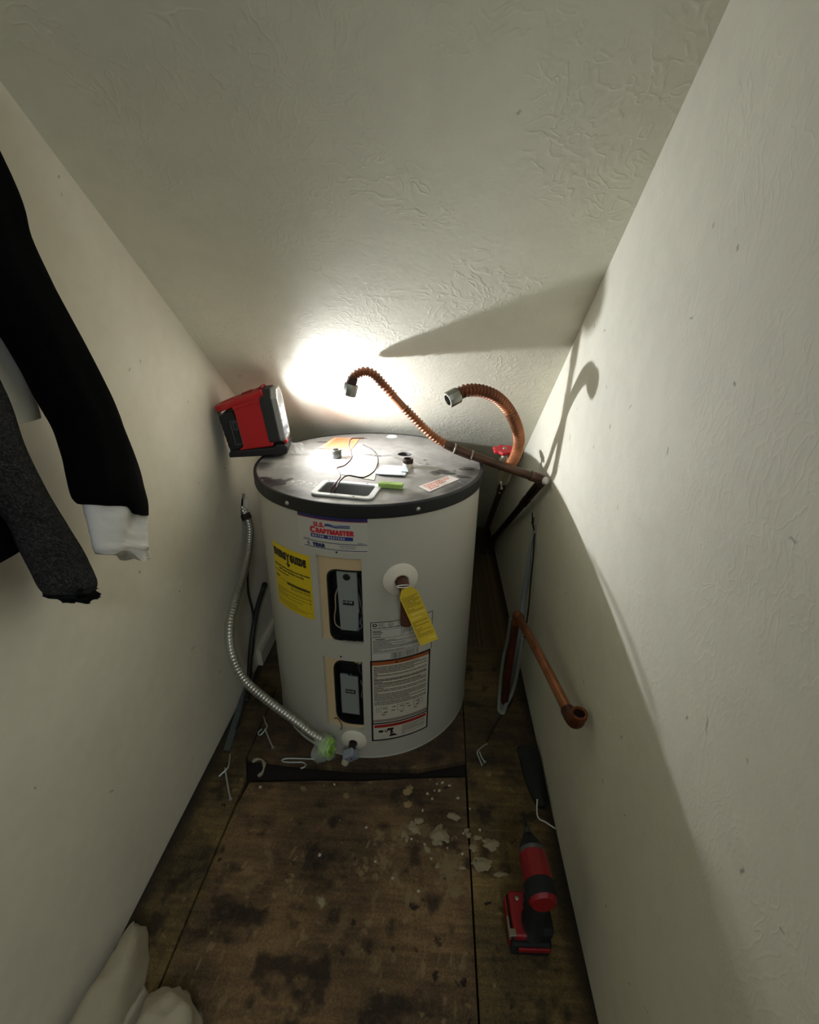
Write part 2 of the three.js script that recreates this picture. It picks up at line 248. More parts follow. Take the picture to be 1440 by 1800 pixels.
// ------------------------------------------------------------------ the water heater
const HT = 0.7294, HR = 0.283;
const heater = thing('water_heater', 'short white electric water heater with black rim and open access panels', 'water heater', [0, 0.003, 0]);
heater.rotation.set(0.0162, 0, -0.0090);
const A = (deg, y, r = HR) => V(Math.sin(R(deg)) * r, y, Math.cos(R(deg)) * r);
const OPEN = [[-17.7, 3.2, 0.374, 0.602], [-18.0, 2.1, 0.100, 0.322]];
{
  // jacket: rolled sheet with two cut-outs, built from curved panels
  const panel = (a0, a1, y0, y1, r = HR) => { const n = Math.max(1, Math.ceil((a1 - a0) / 3)), g = new THREE.CylinderGeometry(r, r, y1 - y0, n, 1, true, R(a0), R(a1 - a0)); g.translate(0, (y0 + y1) / 2, 0); return g; };
  const g = [], [p, q] = OPEN, a0 = -18.0, a1 = 3.2;
  g.push(panel(a1, 360 + a0, 0, HT - 0.004), panel(a0, a1, 0, q[2]), panel(a0, a1, q[3], p[2]), panel(a0, a1, p[3], HT - 0.004));
  g.push(panel(p[0] - 0.3, p[0], p[2], p[3]), panel(q[1], a1, q[2], q[3]));
  for (const [b0, b1, y0, y1] of OPEN) { // folded-in edges of the sheet
    for (const b of [b0, b1]) { const e = new THREE.PlaneGeometry(0.012, y1 - y0); e.rotateY(Math.PI / 2); e.translate(0, 0, 0); e.translate(0, (y0 + y1) / 2, HR - 0.006); e.rotateY(R(b)); g.push(e); }
    for (const y of [y0, y1]) { const e = new THREE.RingGeometry(HR - 0.012, HR, 10, 1, -R(b1) + Math.PI / 2, R(b1 - b0)); e.rotateX(Math.PI / 2); e.scale(1, 1, 1); const pz = e.attributes.position; for (let i = 0; i < pz.count; i++) pz.setZ(i, Math.abs(pz.getZ(i))); e.translate(0, y, 0); e.computeVertexNormals(); g.push(e); }
  }
  part('jacket', mergeVertices(merge(g), 1e-5), mJacket, heater);
  part('bottom_rim', lathe([[HR + 0.0005, 0.006], [HR + 0.002, 0.004], [HR + 0.002, 0], [HR - 0.02, 0]], V(0, 0, 0), V(0, 1, 0), 96), mJacket, heater);
}
// lid with a rectangular junction opening, dents round the nipples, an anode hole
const JB = { x: -0.024, z: 0.206, a: -R(8.5), w: 0.140, d: 0.090 };
const NIP = [[-0.094, -0.037], [0.099, 0.022]], HOLE = [0.082, -0.077], DENT = [[-0.100, -0.037, 0.040, 0.006], [0.088, 0.020, 0.048, 0.008], [0.016, -0.075, 0.048, 0.006], [0.086, -0.08, 0.03, 0.003]];
{
  const s = new THREE.Shape(); s.absarc(0, 0, HR + 0.002, 0, Math.PI * 2);
  const jb = rrect(-JB.w / 2 + 0.012, -JB.d / 2 + 0.012, JB.w / 2 - 0.012, JB.d / 2 - 0.012, 0.01, THREE.Path).getPoints(4).map((p) => p.rotateAround(new THREE.Vector2(), JB.a).add(new THREE.Vector2(JB.x, -JB.z)));
  s.holes.push(new THREE.Path(jb));
  const h = new THREE.Path(); h.absarc(HOLE[0], -HOLE[1], 0.017, 0, Math.PI * 2); s.holes.push(h);
  let g = tess(new THREE.ShapeGeometry(s, 90), 0.011); g.rotateX(-Math.PI / 2);
  const p = g.attributes.position;
  for (let i = 0; i < p.count; i++) { let y = HT; const x = p.getX(i), z = p.getZ(i); for (const [dx, dz, r, d] of DENT) { const k = Math.hypot(x - dx, z - dz) / r; if (k < 1) y -= d * (1 - k * k) ** 2; } y += 0.0012 * (fbm(x * 14 + 5, z * 14 + 5, 2, 0, 8) - 0.5) * (Math.hypot(x, z) < 0.27 ? 1 : 0); p.setY(i, y); }
  g = uvBy(g, (x, y, z) => [(x + 0.3) / 0.6, 1 - (z + 0.3) / 0.6]); g = mergeVertices(g.deleteAttribute('normal'), 1e-6); g.computeVertexNormals();
  const lidTex = canvasTex(1024, 1024, (c) => {
    const img = c.createImageData(1024, 1024), d = img.data;
    for (let y = 0; y < 1024; y++) for (let x = 0; x < 1024; x++) {
      const u = x / 1024, v = y / 1024, X = u * 0.6 - 0.3, Z = v * 0.6 - 0.3, n = fbm(u * 7, v * 7, 5, 0, 61), m = fbm(u * 30, v * 30, 3, 0, 31), f = noise2(u * 400, v * 400, 0, 5);
      let k = 142 + 40 * (n - 0.5) + 26 * (m - 0.5) + 12 * (f - 0.5), w = [1, 0.985, 0.955];
      k += 22 * Math.max(0, 1 - Math.hypot(X + 0.10, Z + 0.02) / 0.16);                                   // lighter patch on the left
      const front = Math.max(0, 1 - Math.abs(Math.hypot(X, Z) - 0.27) / 0.035) * (Z > 0.03 ? 1 : 0.25) * Math.max(0, (n - 0.4) * 4); k -= 78 * Math.min(1, front);
      const blob = (bx, bz, rx, rz, e) => Math.max(0, Math.min(1, (1 - ((X - bx) / rx) ** 2 - ((Z - bz) / rz) ** 2 + (m - 0.5) * 3.2) * 2.4)) * e;
      k -= blob(0.196, 0.060, 0.028, 0.016, 92) + blob(0.165, 0.075, 0.014, 0.012, 70) + blob(-0.20, 0.165, 0.045, 0.032, 95) + blob(0.24, 0.09, 0.02, 0.01, 60) + blob(0.14, -0.03, 0.006, 0.006, 60) + blob(-0.15, -0.17, 0.035, 0.008, 50) + blob(0.252, 0.03, 0.02, 0.016, 60);
      const i = (y * 1024 + x) * 4; d[i] = k * w[0]; d[i + 1] = k * w[1]; d[i + 2] = k * w[2]; d[i + 3] = 255;
    }
    c.putImageData(img, 0, 0);
    const rnd = rng(5); c.lineCap = 'round';
    for (let i = 0; i < 60; i++) { c.strokeStyle = `rgba(${rnd() < 0.6 ? '60,58,56' : '215,212,205'},${0.2 + 0.4 * rnd()})`; c.lineWidth = 0.8 + 2 * rnd(); const x = rnd() * 1024, y = rnd() * 1024, a = rnd() * 0.8 - 0.2, l = 6 + 34 * rnd(); c.beginPath(); c.moveTo(x, y); c.quadraticCurveTo(x + l * 0.5, y + 8 * (rnd() - 0.5), x + l * Math.cos(a), y + l * Math.sin(a)); c.stroke(); }
    for (let i = 0; i < 26; i++) { const a = rnd() * 6.28; c.fillStyle = `rgba(225,222,215,${0.3 + 0.5 * rnd()})`; c.beginPath(); c.ellipse(512 - 225 + 60 * (rnd() - 0.5) * 2, 512 + 290 + 30 * (rnd() - 0.5) * 2, 2 + 9 * rnd(), 1 + 4 * rnd(), a, 0, 7); c.fill(); }
  });
  part('lid', g, std(0xffffff, 0.45, 0.1, { map: lidTex }), heater);
  part('rim_band', lathe([[HR + 0.0005, HT - 0.030], [HR + 0.005, HT - 0.029], [HR + 0.006, HT - 0.026], [HR + 0.006, HT - 0.003], [HR + 0.005, HT + 0.001], [HR + 0.002, HT + 0.0015], [HR - 0.002, HT + 0.001]], V(0, 0, 0), V(0, 1, 0), 128), mRim, heater);
  for (const a of [-30.3, 27.8, 95, 180, 265]) part('rim_screw', lathe([[0, 0.0035], [0.002, 0.0033], [0.004, 0.002], [0.0052, 0], [0.0052, -0.001]], A(a, HT - 0.016, HR + 0.0062), A(a, 0, 1), 14), mScrew, heater);
  // junction box: frame flange, box walls below
  const jbox = new THREE.Group(); jbox.name = 'junction_box'; jbox.position.set(JB.x, HT, JB.z); jbox.rotation.y = JB.a; heater.add(jbox);
  const fr = rrect(-JB.w / 2, -JB.d / 2, JB.w / 2, JB.d / 2, 0.018); fr.holes.push(rrect(-JB.w / 2 + 0.013, -JB.d / 2 + 0.013, JB.w / 2 - 0.013, JB.d / 2 - 0.013, 0.009, THREE.Path));
  const fg = extrude(fr, 0.004, 0.001); fg.rotateX(-Math.PI / 2); fg.translate(0, 0.0008, 0); part('frame', fg, mWhiteMetal, jbox);
  const wb = JB.w - 0.024, db = JB.d - 0.024, dp = 0.05;
  const liner = rrect(-wb / 2, -db / 2, wb / 2, db / 2, 0.010); liner.holes.push(rrect(-wb / 2 + 0.001, -db / 2 + 0.001, wb / 2 - 0.001, db / 2 - 0.001, 0.0095, THREE.Path));
  const lg = extrude(liner, dp); lg.rotateX(-Math.PI / 2); lg.translate(0, -dp + 0.001, 0);
  part('box', [lg, box(wb, 0.0012, db, 0, -dp, 0, 0)], mGalv, jbox);
  for (const [x, z] of [[-0.055, -0.038], [0.035, -0.040], [0.028, 0.0395]]) part('screw_hole', lathe([[0, 0.0006], [0.0022, 0.0004], [0.0022, 0]], V(x, 0.0045, z), V(0, 1, 0), 10), mRust, jbox);
  NIP.forEach(([x, z], i) => {
    const y = HT - 0.007, n = part('pipe_nipple', lathe([[0, -0.004], [0.013, -0.004], [0.013, 0.014], [0.0125, 0.017]], V(x, y, z), V(0, 1, 0), 28), i ? mCream : std(0x6a6c66, 0.5, 0.6), heater);
    part('thread', tube(Array.from({ length: 49 }, (_, k) => V(x + 0.0115 * Math.cos(k / 8 * 6.283), y + 0.014 + k / 48 * 0.010, z + 0.0115 * Math.sin(k / 8 * 6.283))), () => 0.0018, 96, 6), i ? mRust : std(0x55544c, 0.5, 0.5), n);
    part('bore', lathe([[0.0118, 0.014], [0.0118, 0.026], [0.0095, 0.026], [0.0092, -0.003], [0, -0.003]], V(x, y, z), V(0, 1, 0), 24), i ? mRust : std(0x77776c, 0.5, 0.5), n);
  });
  part('anode_hole', lathe([[0.0168, 0], [0.0165, -0.02], [0, -0.021]], V(HOLE[0], HT - 0.0005, HOLE[1]), V(0, 1, 0), 24), std(0x3a3937, 0.7), heater, 'dark round hole in the lid');
  part('plug_cap', lathe([[0, 0.0025], [0.014, 0.002], [0.017, 0]], V(0.034, HT, -0.250), V(0, 1, 0), 24), mWhite, heater);
}
// stickers
function quad(c, y, n = 6) { // corners near-left, far-left, far-right, near-right as [x, z]
  const g = new THREE.PlaneGeometry(1, 1, n, n), p = g.attributes.position, uv = g.attributes.uv;
  for (let i = 0; i < p.count; i++) { const u = uv.getX(i), v = uv.getY(i), l = [0, 1].map((k) => c[0][k] * (1 - v) + c[1][k] * v), r = [0, 1].map((k) => c[3][k] * (1 - v) + c[2][k] * v); p.setXYZ(i, l[0] * (1 - u) + r[0] * u, y, l[1] * (1 - u) + r[1] * u); }
  g.computeVertexNormals(); return g;
}
const off = (c) => c.map(([x, z]) => [x - 0.0066, z - 0.0118]);
function lines(c, x, y, w, h, n, color, seed, t = 0.55) { const r = rng(seed); c.fillStyle = color; for (let i = 0; i < n; i++) { let q = x; const yy = y + i * h / n; while (q < x + w - 4) { const l = Math.min(4 + r() * w * 0.09, x + w - q); c.fillRect(q, yy, l, h / n * t); q += l + 2 + r() * 3; if (r() < 0.03) break; } } }
{
  const orange = canvasTex(256, 256, (c) => { c.fillStyle = '#e8895c'; c.fillRect(0, 0, 256, 256); c.fillStyle = '#eda27c'; c.fillRect(0, 0, 30, 256); lines(c, 40, 26, 190, 200, 8, 'rgba(170,60,40,.55)', 4); });
  part('orange_sticker', quad(off([[-0.152, -0.091], [-0.130, -0.205], [-0.053, -0.203], [-0.060, -0.078]]), HT + 0.0012), std(0xffffff, 0.6, 0, { map: orange }), heater);
  const pale = canvasTex(256, 256, (c) => { c.fillStyle = '#cfcab2'; c.fillRect(0, 0, 256, 256); c.font = 'bold 40px sans-serif'; c.fillStyle = 'rgba(150,146,120,.7)'; lines(c, 20, 20, 216, 90, 3, 'rgba(150,146,118,.55)', 9, 0.7); lines(c, 20, 120, 216, 110, 7, 'rgba(150,146,118,.5)', 12); });
  part('pale_sticker', quad(off([[-0.050, 0.116], [-0.040, 0.030], [0.029, 0.017], [0.034, 0.150]]), HT + 0.0012), std(0xffffff, 0.6, 0, { map: pale }), heater);
  const strip = canvasTex(256, 96, (c) => { c.fillStyle = '#ded6cd'; c.fillRect(0, 0, 256, 96); c.fillStyle = '#b5452f'; lines(c, 26, 12, 200, 76, 4, 'rgba(188,70,50,.75)', 21, 0.62); });
  part('red_print_sticker', quad(off([[0.137, 0.180], [0.209, 0.099], [0.232, 0.122], [0.163, 0.211]]).map((_, i, a) => a[[3, 0, 1, 2][i]]), HT + 0.0012), std(0xffffff, 0.6, 0, { map: strip }), heater);
}
function curved(a0, a1, y0, y1, r, seg = 14) { const g = new THREE.CylinderGeometry(r, r, y1 - y0, seg, 1, true, R(a0), R(a1 - a0)); g.translate(0, (y0 + y1) / 2, 0); return g; }
{
  const brand = canvasTex(640, 360, (c) => {
    c.fillStyle = '#c0bdb0'; c.fillRect(0, 0, 640, 360);
    c.fillStyle = '#23275f'; c.fillRect(0, 0, 640, 40); c.fillStyle = '#8c2438'; c.fillRect(0, 38, 640, 9);
    c.fillStyle = '#c01f2e'; c.strokeStyle = '#c01f2e'; c.font = 'bold 58px sans-serif'; bold(c, 'U.S.', 160, 118, 7);
    c.fillStyle = '#2c3f7c'; c.beginPath(); c.moveTo(268, 82); c.bezierCurveTo(320, 70, 340, 98, 400, 84); c.lineTo(490, 82); c.lineTo(490, 110); c.lineTo(400, 112); c.bezierCurveTo(340, 124, 320, 96, 268, 108); c.fill(); c.fillStyle = '#c0bdb0'; c.fillRect(330, 94, 160, 5);
    c.fillStyle = '#c01f2e'; c.font = 'bold 78px sans-serif'; bold(c, 'C', 122, 184, 9); c.font = 'bold 60px sans-serif'; c.save(); c.translate(178, 182); c.scale(0.92, 1); bold(c, 'RAFTMASTER', 0, 0, 8); c.restore();
    c.fillStyle = '#26307a'; c.fillRect(128, 196, 386, 38); c.fillStyle = '#c8c6c0'; c.font = 'bold 26px sans-serif'; bold(c, 'W A T E R  ◆  H E A T E R S', 140, 225, 1.5, 364);
    c.fillStyle = '#22265a'; c.font = 'bold 15px sans-serif'; c.fillText('Freedom', 52, 262); c.fillRect(44, 268, 590, 7); c.fillRect(52, 334, 582, 7);
    c.font = '48px sans-serif'; bold(c, '5', 84, 326, 4); c.font = 'bold 48px sans-serif'; bold(c, 'YEAR', 142, 326, 8);
    c.font = 'bold 15px sans-serif'; c.fillText('Limited Warranty on', 390, 298); c.fillText('Inner Tank Failure', 400, 316); c.fillText('MODEL', 550, 262);
  });
  part('brand_label', curved(-25.9, 6.3, 0.616, 0.700, HR + 0.0007), std(0xffffff, 0.45, 0, { map: brand }), heater);
  const energy = canvasTex(420, 600, (c) => {
    c.fillStyle = '#d8bd10'; c.fillRect(0, 0, 420, 600); c.fillStyle = '#141208';
    c.save(); c.translate(8, 112); c.scale(0.84, 1.35); c.font = 'bold 62px sans-serif'; bold(c, 'ENERG', 0, 0, 9); bold(c, 'GUIDE', 252, 0, 9); c.restore();
    c.lineWidth = 15; c.strokeStyle = '#141208'; c.beginPath(); c.moveTo(180, 48); c.lineTo(196, 84); c.lineTo(196, 150); c.moveTo(212, 48); c.lineTo(196, 84); c.stroke(); c.beginPath(); c.moveTo(170, 142); c.lineTo(222, 142); c.lineTo(196, 178); c.fill();
    c.font = 'bold 22px sans-serif'; bold(c, 'Estimated Yearly Operating Cost of this Water', 12, 206, 2, 396); bold(c, 'with other Models You Buy', 70, 234, 2, 280);
    lines(c, 12, 252, 300, 20, 1, 'rgba(40,34,6,.8)', 3); c.fillRect(12, 300, 60, 10); c.fillRect(12, 316, 44, 8); c.fillRect(80, 322, 290, 3); c.fillRect(160, 326, 240, 22);
    lines(c, 200, 360, 200, 26, 2, 'rgba(40,34,6,.7)', 6); c.fillRect(12, 408, 396, 3); lines(c, 12, 418, 396, 80, 5, 'rgba(40,34,6,.6)', 8, 0.42); lines(c, 12, 510, 396, 70, 4, 'rgba(40,34,6,.55)', 13, 0.3); c.fillRect(395, 330, 3, 180);
  });
  part('energy_label', curved(-47.2, -21.0, 0.423, 0.594, HR + 0.0007), std(0xffffff, 0.5, 0, { map: energy }), heater);
  const rate = canvasTex(700, 520, (c) => {
    c.fillStyle = '#c2bfb3'; c.fillRect(0, 0, 700, 520); c.strokeStyle = '#17171a'; c.fillStyle = '#17171a'; c.lineWidth = 8; c.strokeRect(4, 4, 692, 560);
    c.lineWidth = 12; c.beginPath(); c.ellipse(45, 42, 20, 15, 0, 0, 7); c.stroke(); c.font = 'bold 22px sans-serif'; c.fillText('water', 80, 34); c.fillText('heater', 80, 58); c.lineWidth = 4; c.beginPath(); c.arc(212, 42, 24, 0, 7); c.stroke(); c.font = 'bold 24px sans-serif'; c.fillText('UL', 196, 51); c.font = 'bold 20px sans-serif'; c.fillText('LISTED', 290, 40);
    lines(c, 24, 74, 640, 18, 1, '#444', 5); c.lineWidth = 3; c.beginPath(); c.moveTo(8, 104); c.lineTo(692, 104); c.moveTo(8, 214); c.lineTo(692, 214); c.moveTo(326, 104); c.lineTo(326, 214); c.moveTo(420, 150); c.lineTo(420, 200); c.stroke();
    for (const y of [118, 136, 160, 190]) c.fillRect(22, y, 80 + (y % 37), 10); lines(c, 340, 116, 330, 80, 5, '#555', 9, 0.45); c.fillRect(50, 226, 100, 12);
    lines(c, 22, 246, 650, 170, 11, '#5a5a58', 15, 0.5); c.beginPath(); c.moveTo(8, 424); c.lineTo(692, 424); c.stroke();
    const r = rng(8); let x = 210; while (x < 530) { const w = 2 + r() * 7; c.fillRect(x, 432, w, 80); x += w + 2 + r() * 8; }
  });
  part('rating_label', curved(6.5, 38.0, 0.326, 0.437, HR + 0.0007), std(0xffffff, 0.5, 0, { map: rate }), heater);
  const warn = canvasTex(700, 1140, (c) => {
    c.fillStyle = '#15151a'; c.fillRect(0, 0, 700, 1140); c.fillStyle = '#cbc4b2'; c.fillRect(20, 20, 660, 850); c.fillRect(20, 888, 660, 232);
    c.fillStyle = '#a8582a'; c.fillRect(20, 20, 660, 44); c.fillStyle = '#1a1412'; c.beginPath(); c.moveTo(272, 56); c.lineTo(290, 26); c.lineTo(308, 56); c.fill(); c.font = 'bold 34px sans-serif'; c.fillStyle = '#5b2a14'; c.fillText('WARNING', 320, 55);
    lines(c, 36, 84, 620, 130, 7, '#47433c', 31, 0.55); c.fillStyle = '#37332e'; for (const y of [214, 262, 304]) c.fillRect(36, y, 618, 4); lines(c, 36, 226, 620, 330, 16, '#6a655b', 37, 0.6); lines(c, 36, 560, 620, 60, 3, '#6a655b', 39, 0.6);
    c.strokeStyle = '#4a463e'; c.lineWidth = 4; for (const [x, y, w, h] of [[60, 650, 26, 60], [110, 640, 70, 90], [300, 640, 80, 80], [500, 630, 60, 90], [575, 640, 36, 60]]) c.strokeRect(x, y, w, h); c.fillStyle = '#4a463e'; for (const [x, y] of [[130, 660], [140, 712], [240, 650], [230, 700], [330, 660], [400, 650], [420, 690], [525, 655], [525, 700], [330, 740], [500, 740], [120, 750]]) c.fillRect(x, y, 42, 12);
    c.fillStyle = '#8a8478'; c.fillRect(20, 820, 660, 40);
    c.fillStyle = '#a3281e'; c.fillRect(32, 900, 636, 42); c.font = 'bold 32px sans-serif'; c.fillStyle = '#6b1a12'; c.fillText('DANGER', 280, 934); lines(c, 362, 960, 290, 140, 10, '#6a655b', 41, 0.5);
    c.fillStyle = '#1b1714'; c.beginPath(); c.ellipse(108, 1000, 30, 18, 0, 0, 7); c.fill(); c.lineWidth = 10; c.strokeStyle = '#1b1714'; c.beginPath(); c.ellipse(170, 1000, 16, 16, 0, 0, 7); c.stroke(); c.fillRect(182, 962, 72, 34); c.beginPath(); c.moveTo(236, 990); c.lineTo(262, 1054); c.lineTo(306, 1088); c.lineTo(196, 1088); c.lineTo(218, 1060); c.lineTo(214, 1000); c.fill();
    c.fillStyle = '#b9b2a0'; c.fillRect(232, 1040, 26, 12); c.fillStyle = '#8a8478'; c.fillRect(350, 950, 3, 165);
  });
  part('warning_label', curved(6.0, 37.4, 0.062, 0.326, HR + 0.0008), std(0xffffff, 0.5, 0, { map: warn }), heater);
}
// access openings: foam insulation, black cup, thermostat plate, wires
OPEN.forEach(([a0, a1, y0, y1], i) => {
  const o = new THREE.Group(); o.name = 'access_opening'; heater.add(o);
  const rf = 0.262, x0 = R(a0) * HR, x1 = R(a1) * HR, hx0 = i ? -0.061 : -0.064, top = i ? y1 - 0.006 : y1 - 0.034;
  const s = poly([[x0 - 0.008, y0 - 0.012], [x1 + 0.03, y0 - 0.012], [x1 + 0.03, y1 + 0.01], [x0 - 0.008, y1 + 0.01]]);
  s.holes.push(rrect(hx0, y0 + (i ? 0.010 : -0.004), x1 + 0.026, top, i ? 0.036 : 0.028, THREE.Path));
  let g = tess(extrude(s, 0.022), 0.02); g.translate(0, 0, -0.010); part('foam', bend(g, rf), mFoam, o);
  const cup = rrect(hx0, y0 + (i ? 0.010 : -0.004), x1 + 0.026, top, i ? 0.036 : 0.028); cup.holes.push(rrect(hx0 + 0.004, y0 + (i ? 0.014 : 0.0), x1 + 0.022, top - 0.004, i ? 0.032 : 0.025, THREE.Path));
  g = tess(extrude(cup, 0.022), 0.02); g.translate(0, 0, -0.009); part('cup', [bend(g, rf), bend(tess(extrude(poly([[x0 - 0.02, y0 - 0.015], [x1 + 0.03, y0 - 0.015], [x1 + 0.03, y1 + 0.015], [x0 - 0.02, y1 + 0.015]]), 0.002), 0.02), 0.248)], mBlack, o);
  const [px0, px1, py0, py1] = i ? [-0.0505, -0.004, 0.137, 0.264] : [-0.046, 0.001, 0.400, 0.568], xm = (px0 + px1) / 2, a = xm / HR, w = px1 - px0, h = py1 - py0;
  const plate = new THREE.Group(); plate.name = 'thermostat'; plate.rotation.y = a; plate.position.set(Math.sin(a) * 0.262, (py0 + py1) / 2, Math.cos(a) * 0.262); o.add(plate);
  const ps = new THREE.Shape(); if (i) { ps.moveTo(-w / 2, -h / 2); ps.lineTo(w / 2, -h / 2); ps.lineTo(w / 2 - 0.001, h / 2 - 0.005); ps.lineTo(0.004, h / 2 - 0.004); ps.lineTo(0.004, h / 2 + 0.004); ps.absarc(0, h / 2 - 0.001, 0.0035, 0, Math.PI, true); ps.lineTo(-0.004, h / 2); ps.lineTo(-w / 2, h / 2); } else { ps.moveTo(-w / 2 + 0.004, -h / 2); ps.lineTo(w / 2, -h / 2); ps.lineTo(w / 2 + 0.001, -h * 0.2); ps.lineTo(w / 2 + 0.003, -h * 0.18); ps.lineTo(w / 2 + 0.001, h * 0.1); ps.lineTo(w / 2, h / 2); ps.lineTo(0.006, h / 2 + 0.001); ps.lineTo(0.004, h / 2 - 0.003); ps.lineTo(-0.006, h / 2 - 0.003); ps.lineTo(-0.008, h / 2 + 0.001); ps.lineTo(-w / 2, h / 2); }
  part('cover', extrude(ps, 0.006, 0.0012), mPlate, plate);
  part('back_block', box(w * 0.84, h * 0.86, 0.012, 0.0, 0, -0.006, 0.003), mDarkGrey, plate);
  if (!i) part('dial', lathe([[0, 0.002], [0.003, 0.0022], [0.004, 0.0012], [0.0075, 0.0012], [0.0085, 0]], V(0.0, h / 2 - 0.022, 0.0062), V(0, 0, 1), 24), mBlack, plate);
  part('slot', [box(0.026, 0.012, 0.0012, 0.002, i ? 0.012 : -0.006, 0.0062, 0.0003)], mBlack, plate); part('slot_mark', [-0.008, -0.002, 0.004, 0.009].map((x, k) => box(0.004, k % 2 ? 0.006 : 0.004, 0.001, x, i ? 0.0125 : -0.004, 0.0068, 0)), mPlate, plate);
  const wire = (list, r, m) => part('wire', tube(list.map(([x, y, z]) => { const b = x / HR; return V(Math.sin(b) * z, y, Math.cos(b) * z); }), () => r, 60, 8), m, o);
  if (!i) { wire([[-0.046, 0.515, 0.262], [-0.052, 0.495, 0.268], [-0.053, 0.46, 0.270], [-0.057, 0.435, 0.270], [-0.055, 0.415, 0.270], [-0.046, 0.406, 0.268], [-0.038, 0.402, 0.262]], 0.0016, mTan); wire([[0.004, 0.54, 0.258], [0.012, 0.49, 0.264], [0.006, 0.46, 0.265], [0.013, 0.43, 0.262], [0.002, 0.41, 0.260]], 0.0022, mDarkGrey); wire([[0.002, 0.50, 0.258], [0.009, 0.48, 0.268], [0.012, 0.45, 0.262], [0.006, 0.42, 0.264]], 0.002, std(0x55585c, 0.5)); wire([[0.003, 0.425, 0.258], [0.010, 0.412, 0.266], [0.0, 0.403, 0.268], [-0.006, 0.398, 0.262]], 0.002, std(0x4a4c66, 0.5)); }
  else { wire([[-0.004, 0.318, 0.264], [0.000, 0.295, 0.270], [0.002, 0.275, 0.266], [0.006, 0.262, 0.258]], 0.0016, std(0x3c4048, 0.5)); wire([[0.001, 0.24, 0.256], [0.008, 0.225, 0.266], [0.004, 0.20, 0.266], [0.009, 0.18, 0.258]], 0.002, std(0x55585c, 0.5)); wire([[-0.052, 0.19, 0.256], [-0.056, 0.17, 0.262], [-0.05, 0.15, 0.262]], 0.0018, mDarkGrey); wire([[-0.072, 0.118, 0.276], [-0.06, 0.128, 0.282], [-0.048, 0.122, 0.288], [-0.046, 0.106, 0.289], [-0.05, 0.098, 0.287]], 0.0013, std(0x6b4a30, 0.6)); part('clip', [M(new RoundedBoxGeometry(0.010, 0.008, 0.006, 2, 0.002), T(-0.004, 0.318, HR - 0.006)), M(new RoundedBoxGeometry(0.008, 0.008, 0.006, 2, 0.003), T(0.004, 0.316, HR - 0.004))], mTan, o); }
});
part('screw_hole', lathe([[0, 0.0004], [0.0025, 0.0003], [0.0025, 0]], A(-7.6, 0.616, HR + 0.0004), A(-7.6, 0, 1), 10), mBlack, heater); part('screw_hole', lathe([[0, 0.0004], [0.0025, 0.0003], [0.0025, 0]], A(-8.2, 0.333, HR + 0.0004), A(-8.2, 0, 1), 10), mBlack, heater);
{ // relief valve stub: cream escutcheon, copper elbow pointing down
  const o = new THREE.Group(); o.name = 'relief_valve'; heater.add(o); const a = 20.5, c = A(a, 0.545), d = A(a, 0, 1);
  part('escutcheon', lathe([[0.0405, -0.001], [0.041, 0.001], [0.038, 0.004], [0.020, 0.011], [0.0155, 0.012], [0.0155, 0.002]], c, d, 40), mCream, o);
  const p0 = c.clone().addScaledVector(d, -0.004), p1 = c.clone().addScaledVector(d, 0.03), p2 = c.clone().addScaledVector(d, 0.047).add(V(0, -0.012, 0)), p3 = c.clone().addScaledVector(d, 0.048).add(V(0, -0.085, 0));
  part('pipe', tube([p0, p1, c.clone().addScaledVector(d, 0.042).add(V(0, -0.003, 0)), p2, p2.clone().add(V(0, -0.02, 0)), p3], (s) => (s > 0.055 && s < 0.075 ? 0.0105 : 0.0128), 60, 24), mBrownPipe, o);
}
{ // drain valve: cream escutcheon, grey plastic body and handle
  const o = new THREE.Group(); o.name = 'drain_valve'; heater.add(o); const a = -3.5, c = A(a, 0.062), d = A(a, 0, 1);
  part('escutcheon', lathe([[0.034, -0.001], [0.034, 0.001], [0.030, 0.005], [0.016, 0.010], [0.012, 0.010]], c, d, 36), mCream, o);
  part('stem', cylinder(0.009, 0.009, 0.028, c, d), mBlack, o);
  const hd = new THREE.Group(); hd.name = 'handle'; hd.position.copy(c).addScaledVector(d, 0.030).add(V(-0.002, -0.016, 0)); hd.rotation.set(0.3, 0.2, 0.55); o.add(hd);
  part('knob', box(0.034, 0.034, 0.024, 0, 0, 0, 0.006), std(0x8b9299, 0.6), hd); part('pin', lathe([[0, 0.0015], [0.0025, 0.001], [0.0025, 0]], V(0.002, 0.002, 0.0122), V(0, 0, 1), 10), mBlack, hd);
  part('spout', lathe([[0.006, 0], [0.009, 0.001], [0.010, 0.012], [0.009, 0.018], [0.006, 0.018], [0.006, 0.002]], c.clone().addScaledVector(d, 0.030).add(V(-0.012, -0.030, 0)), V(-0.35, -0.8, 0.3), 20), std(0xb0a98a, 0.6), o);
}
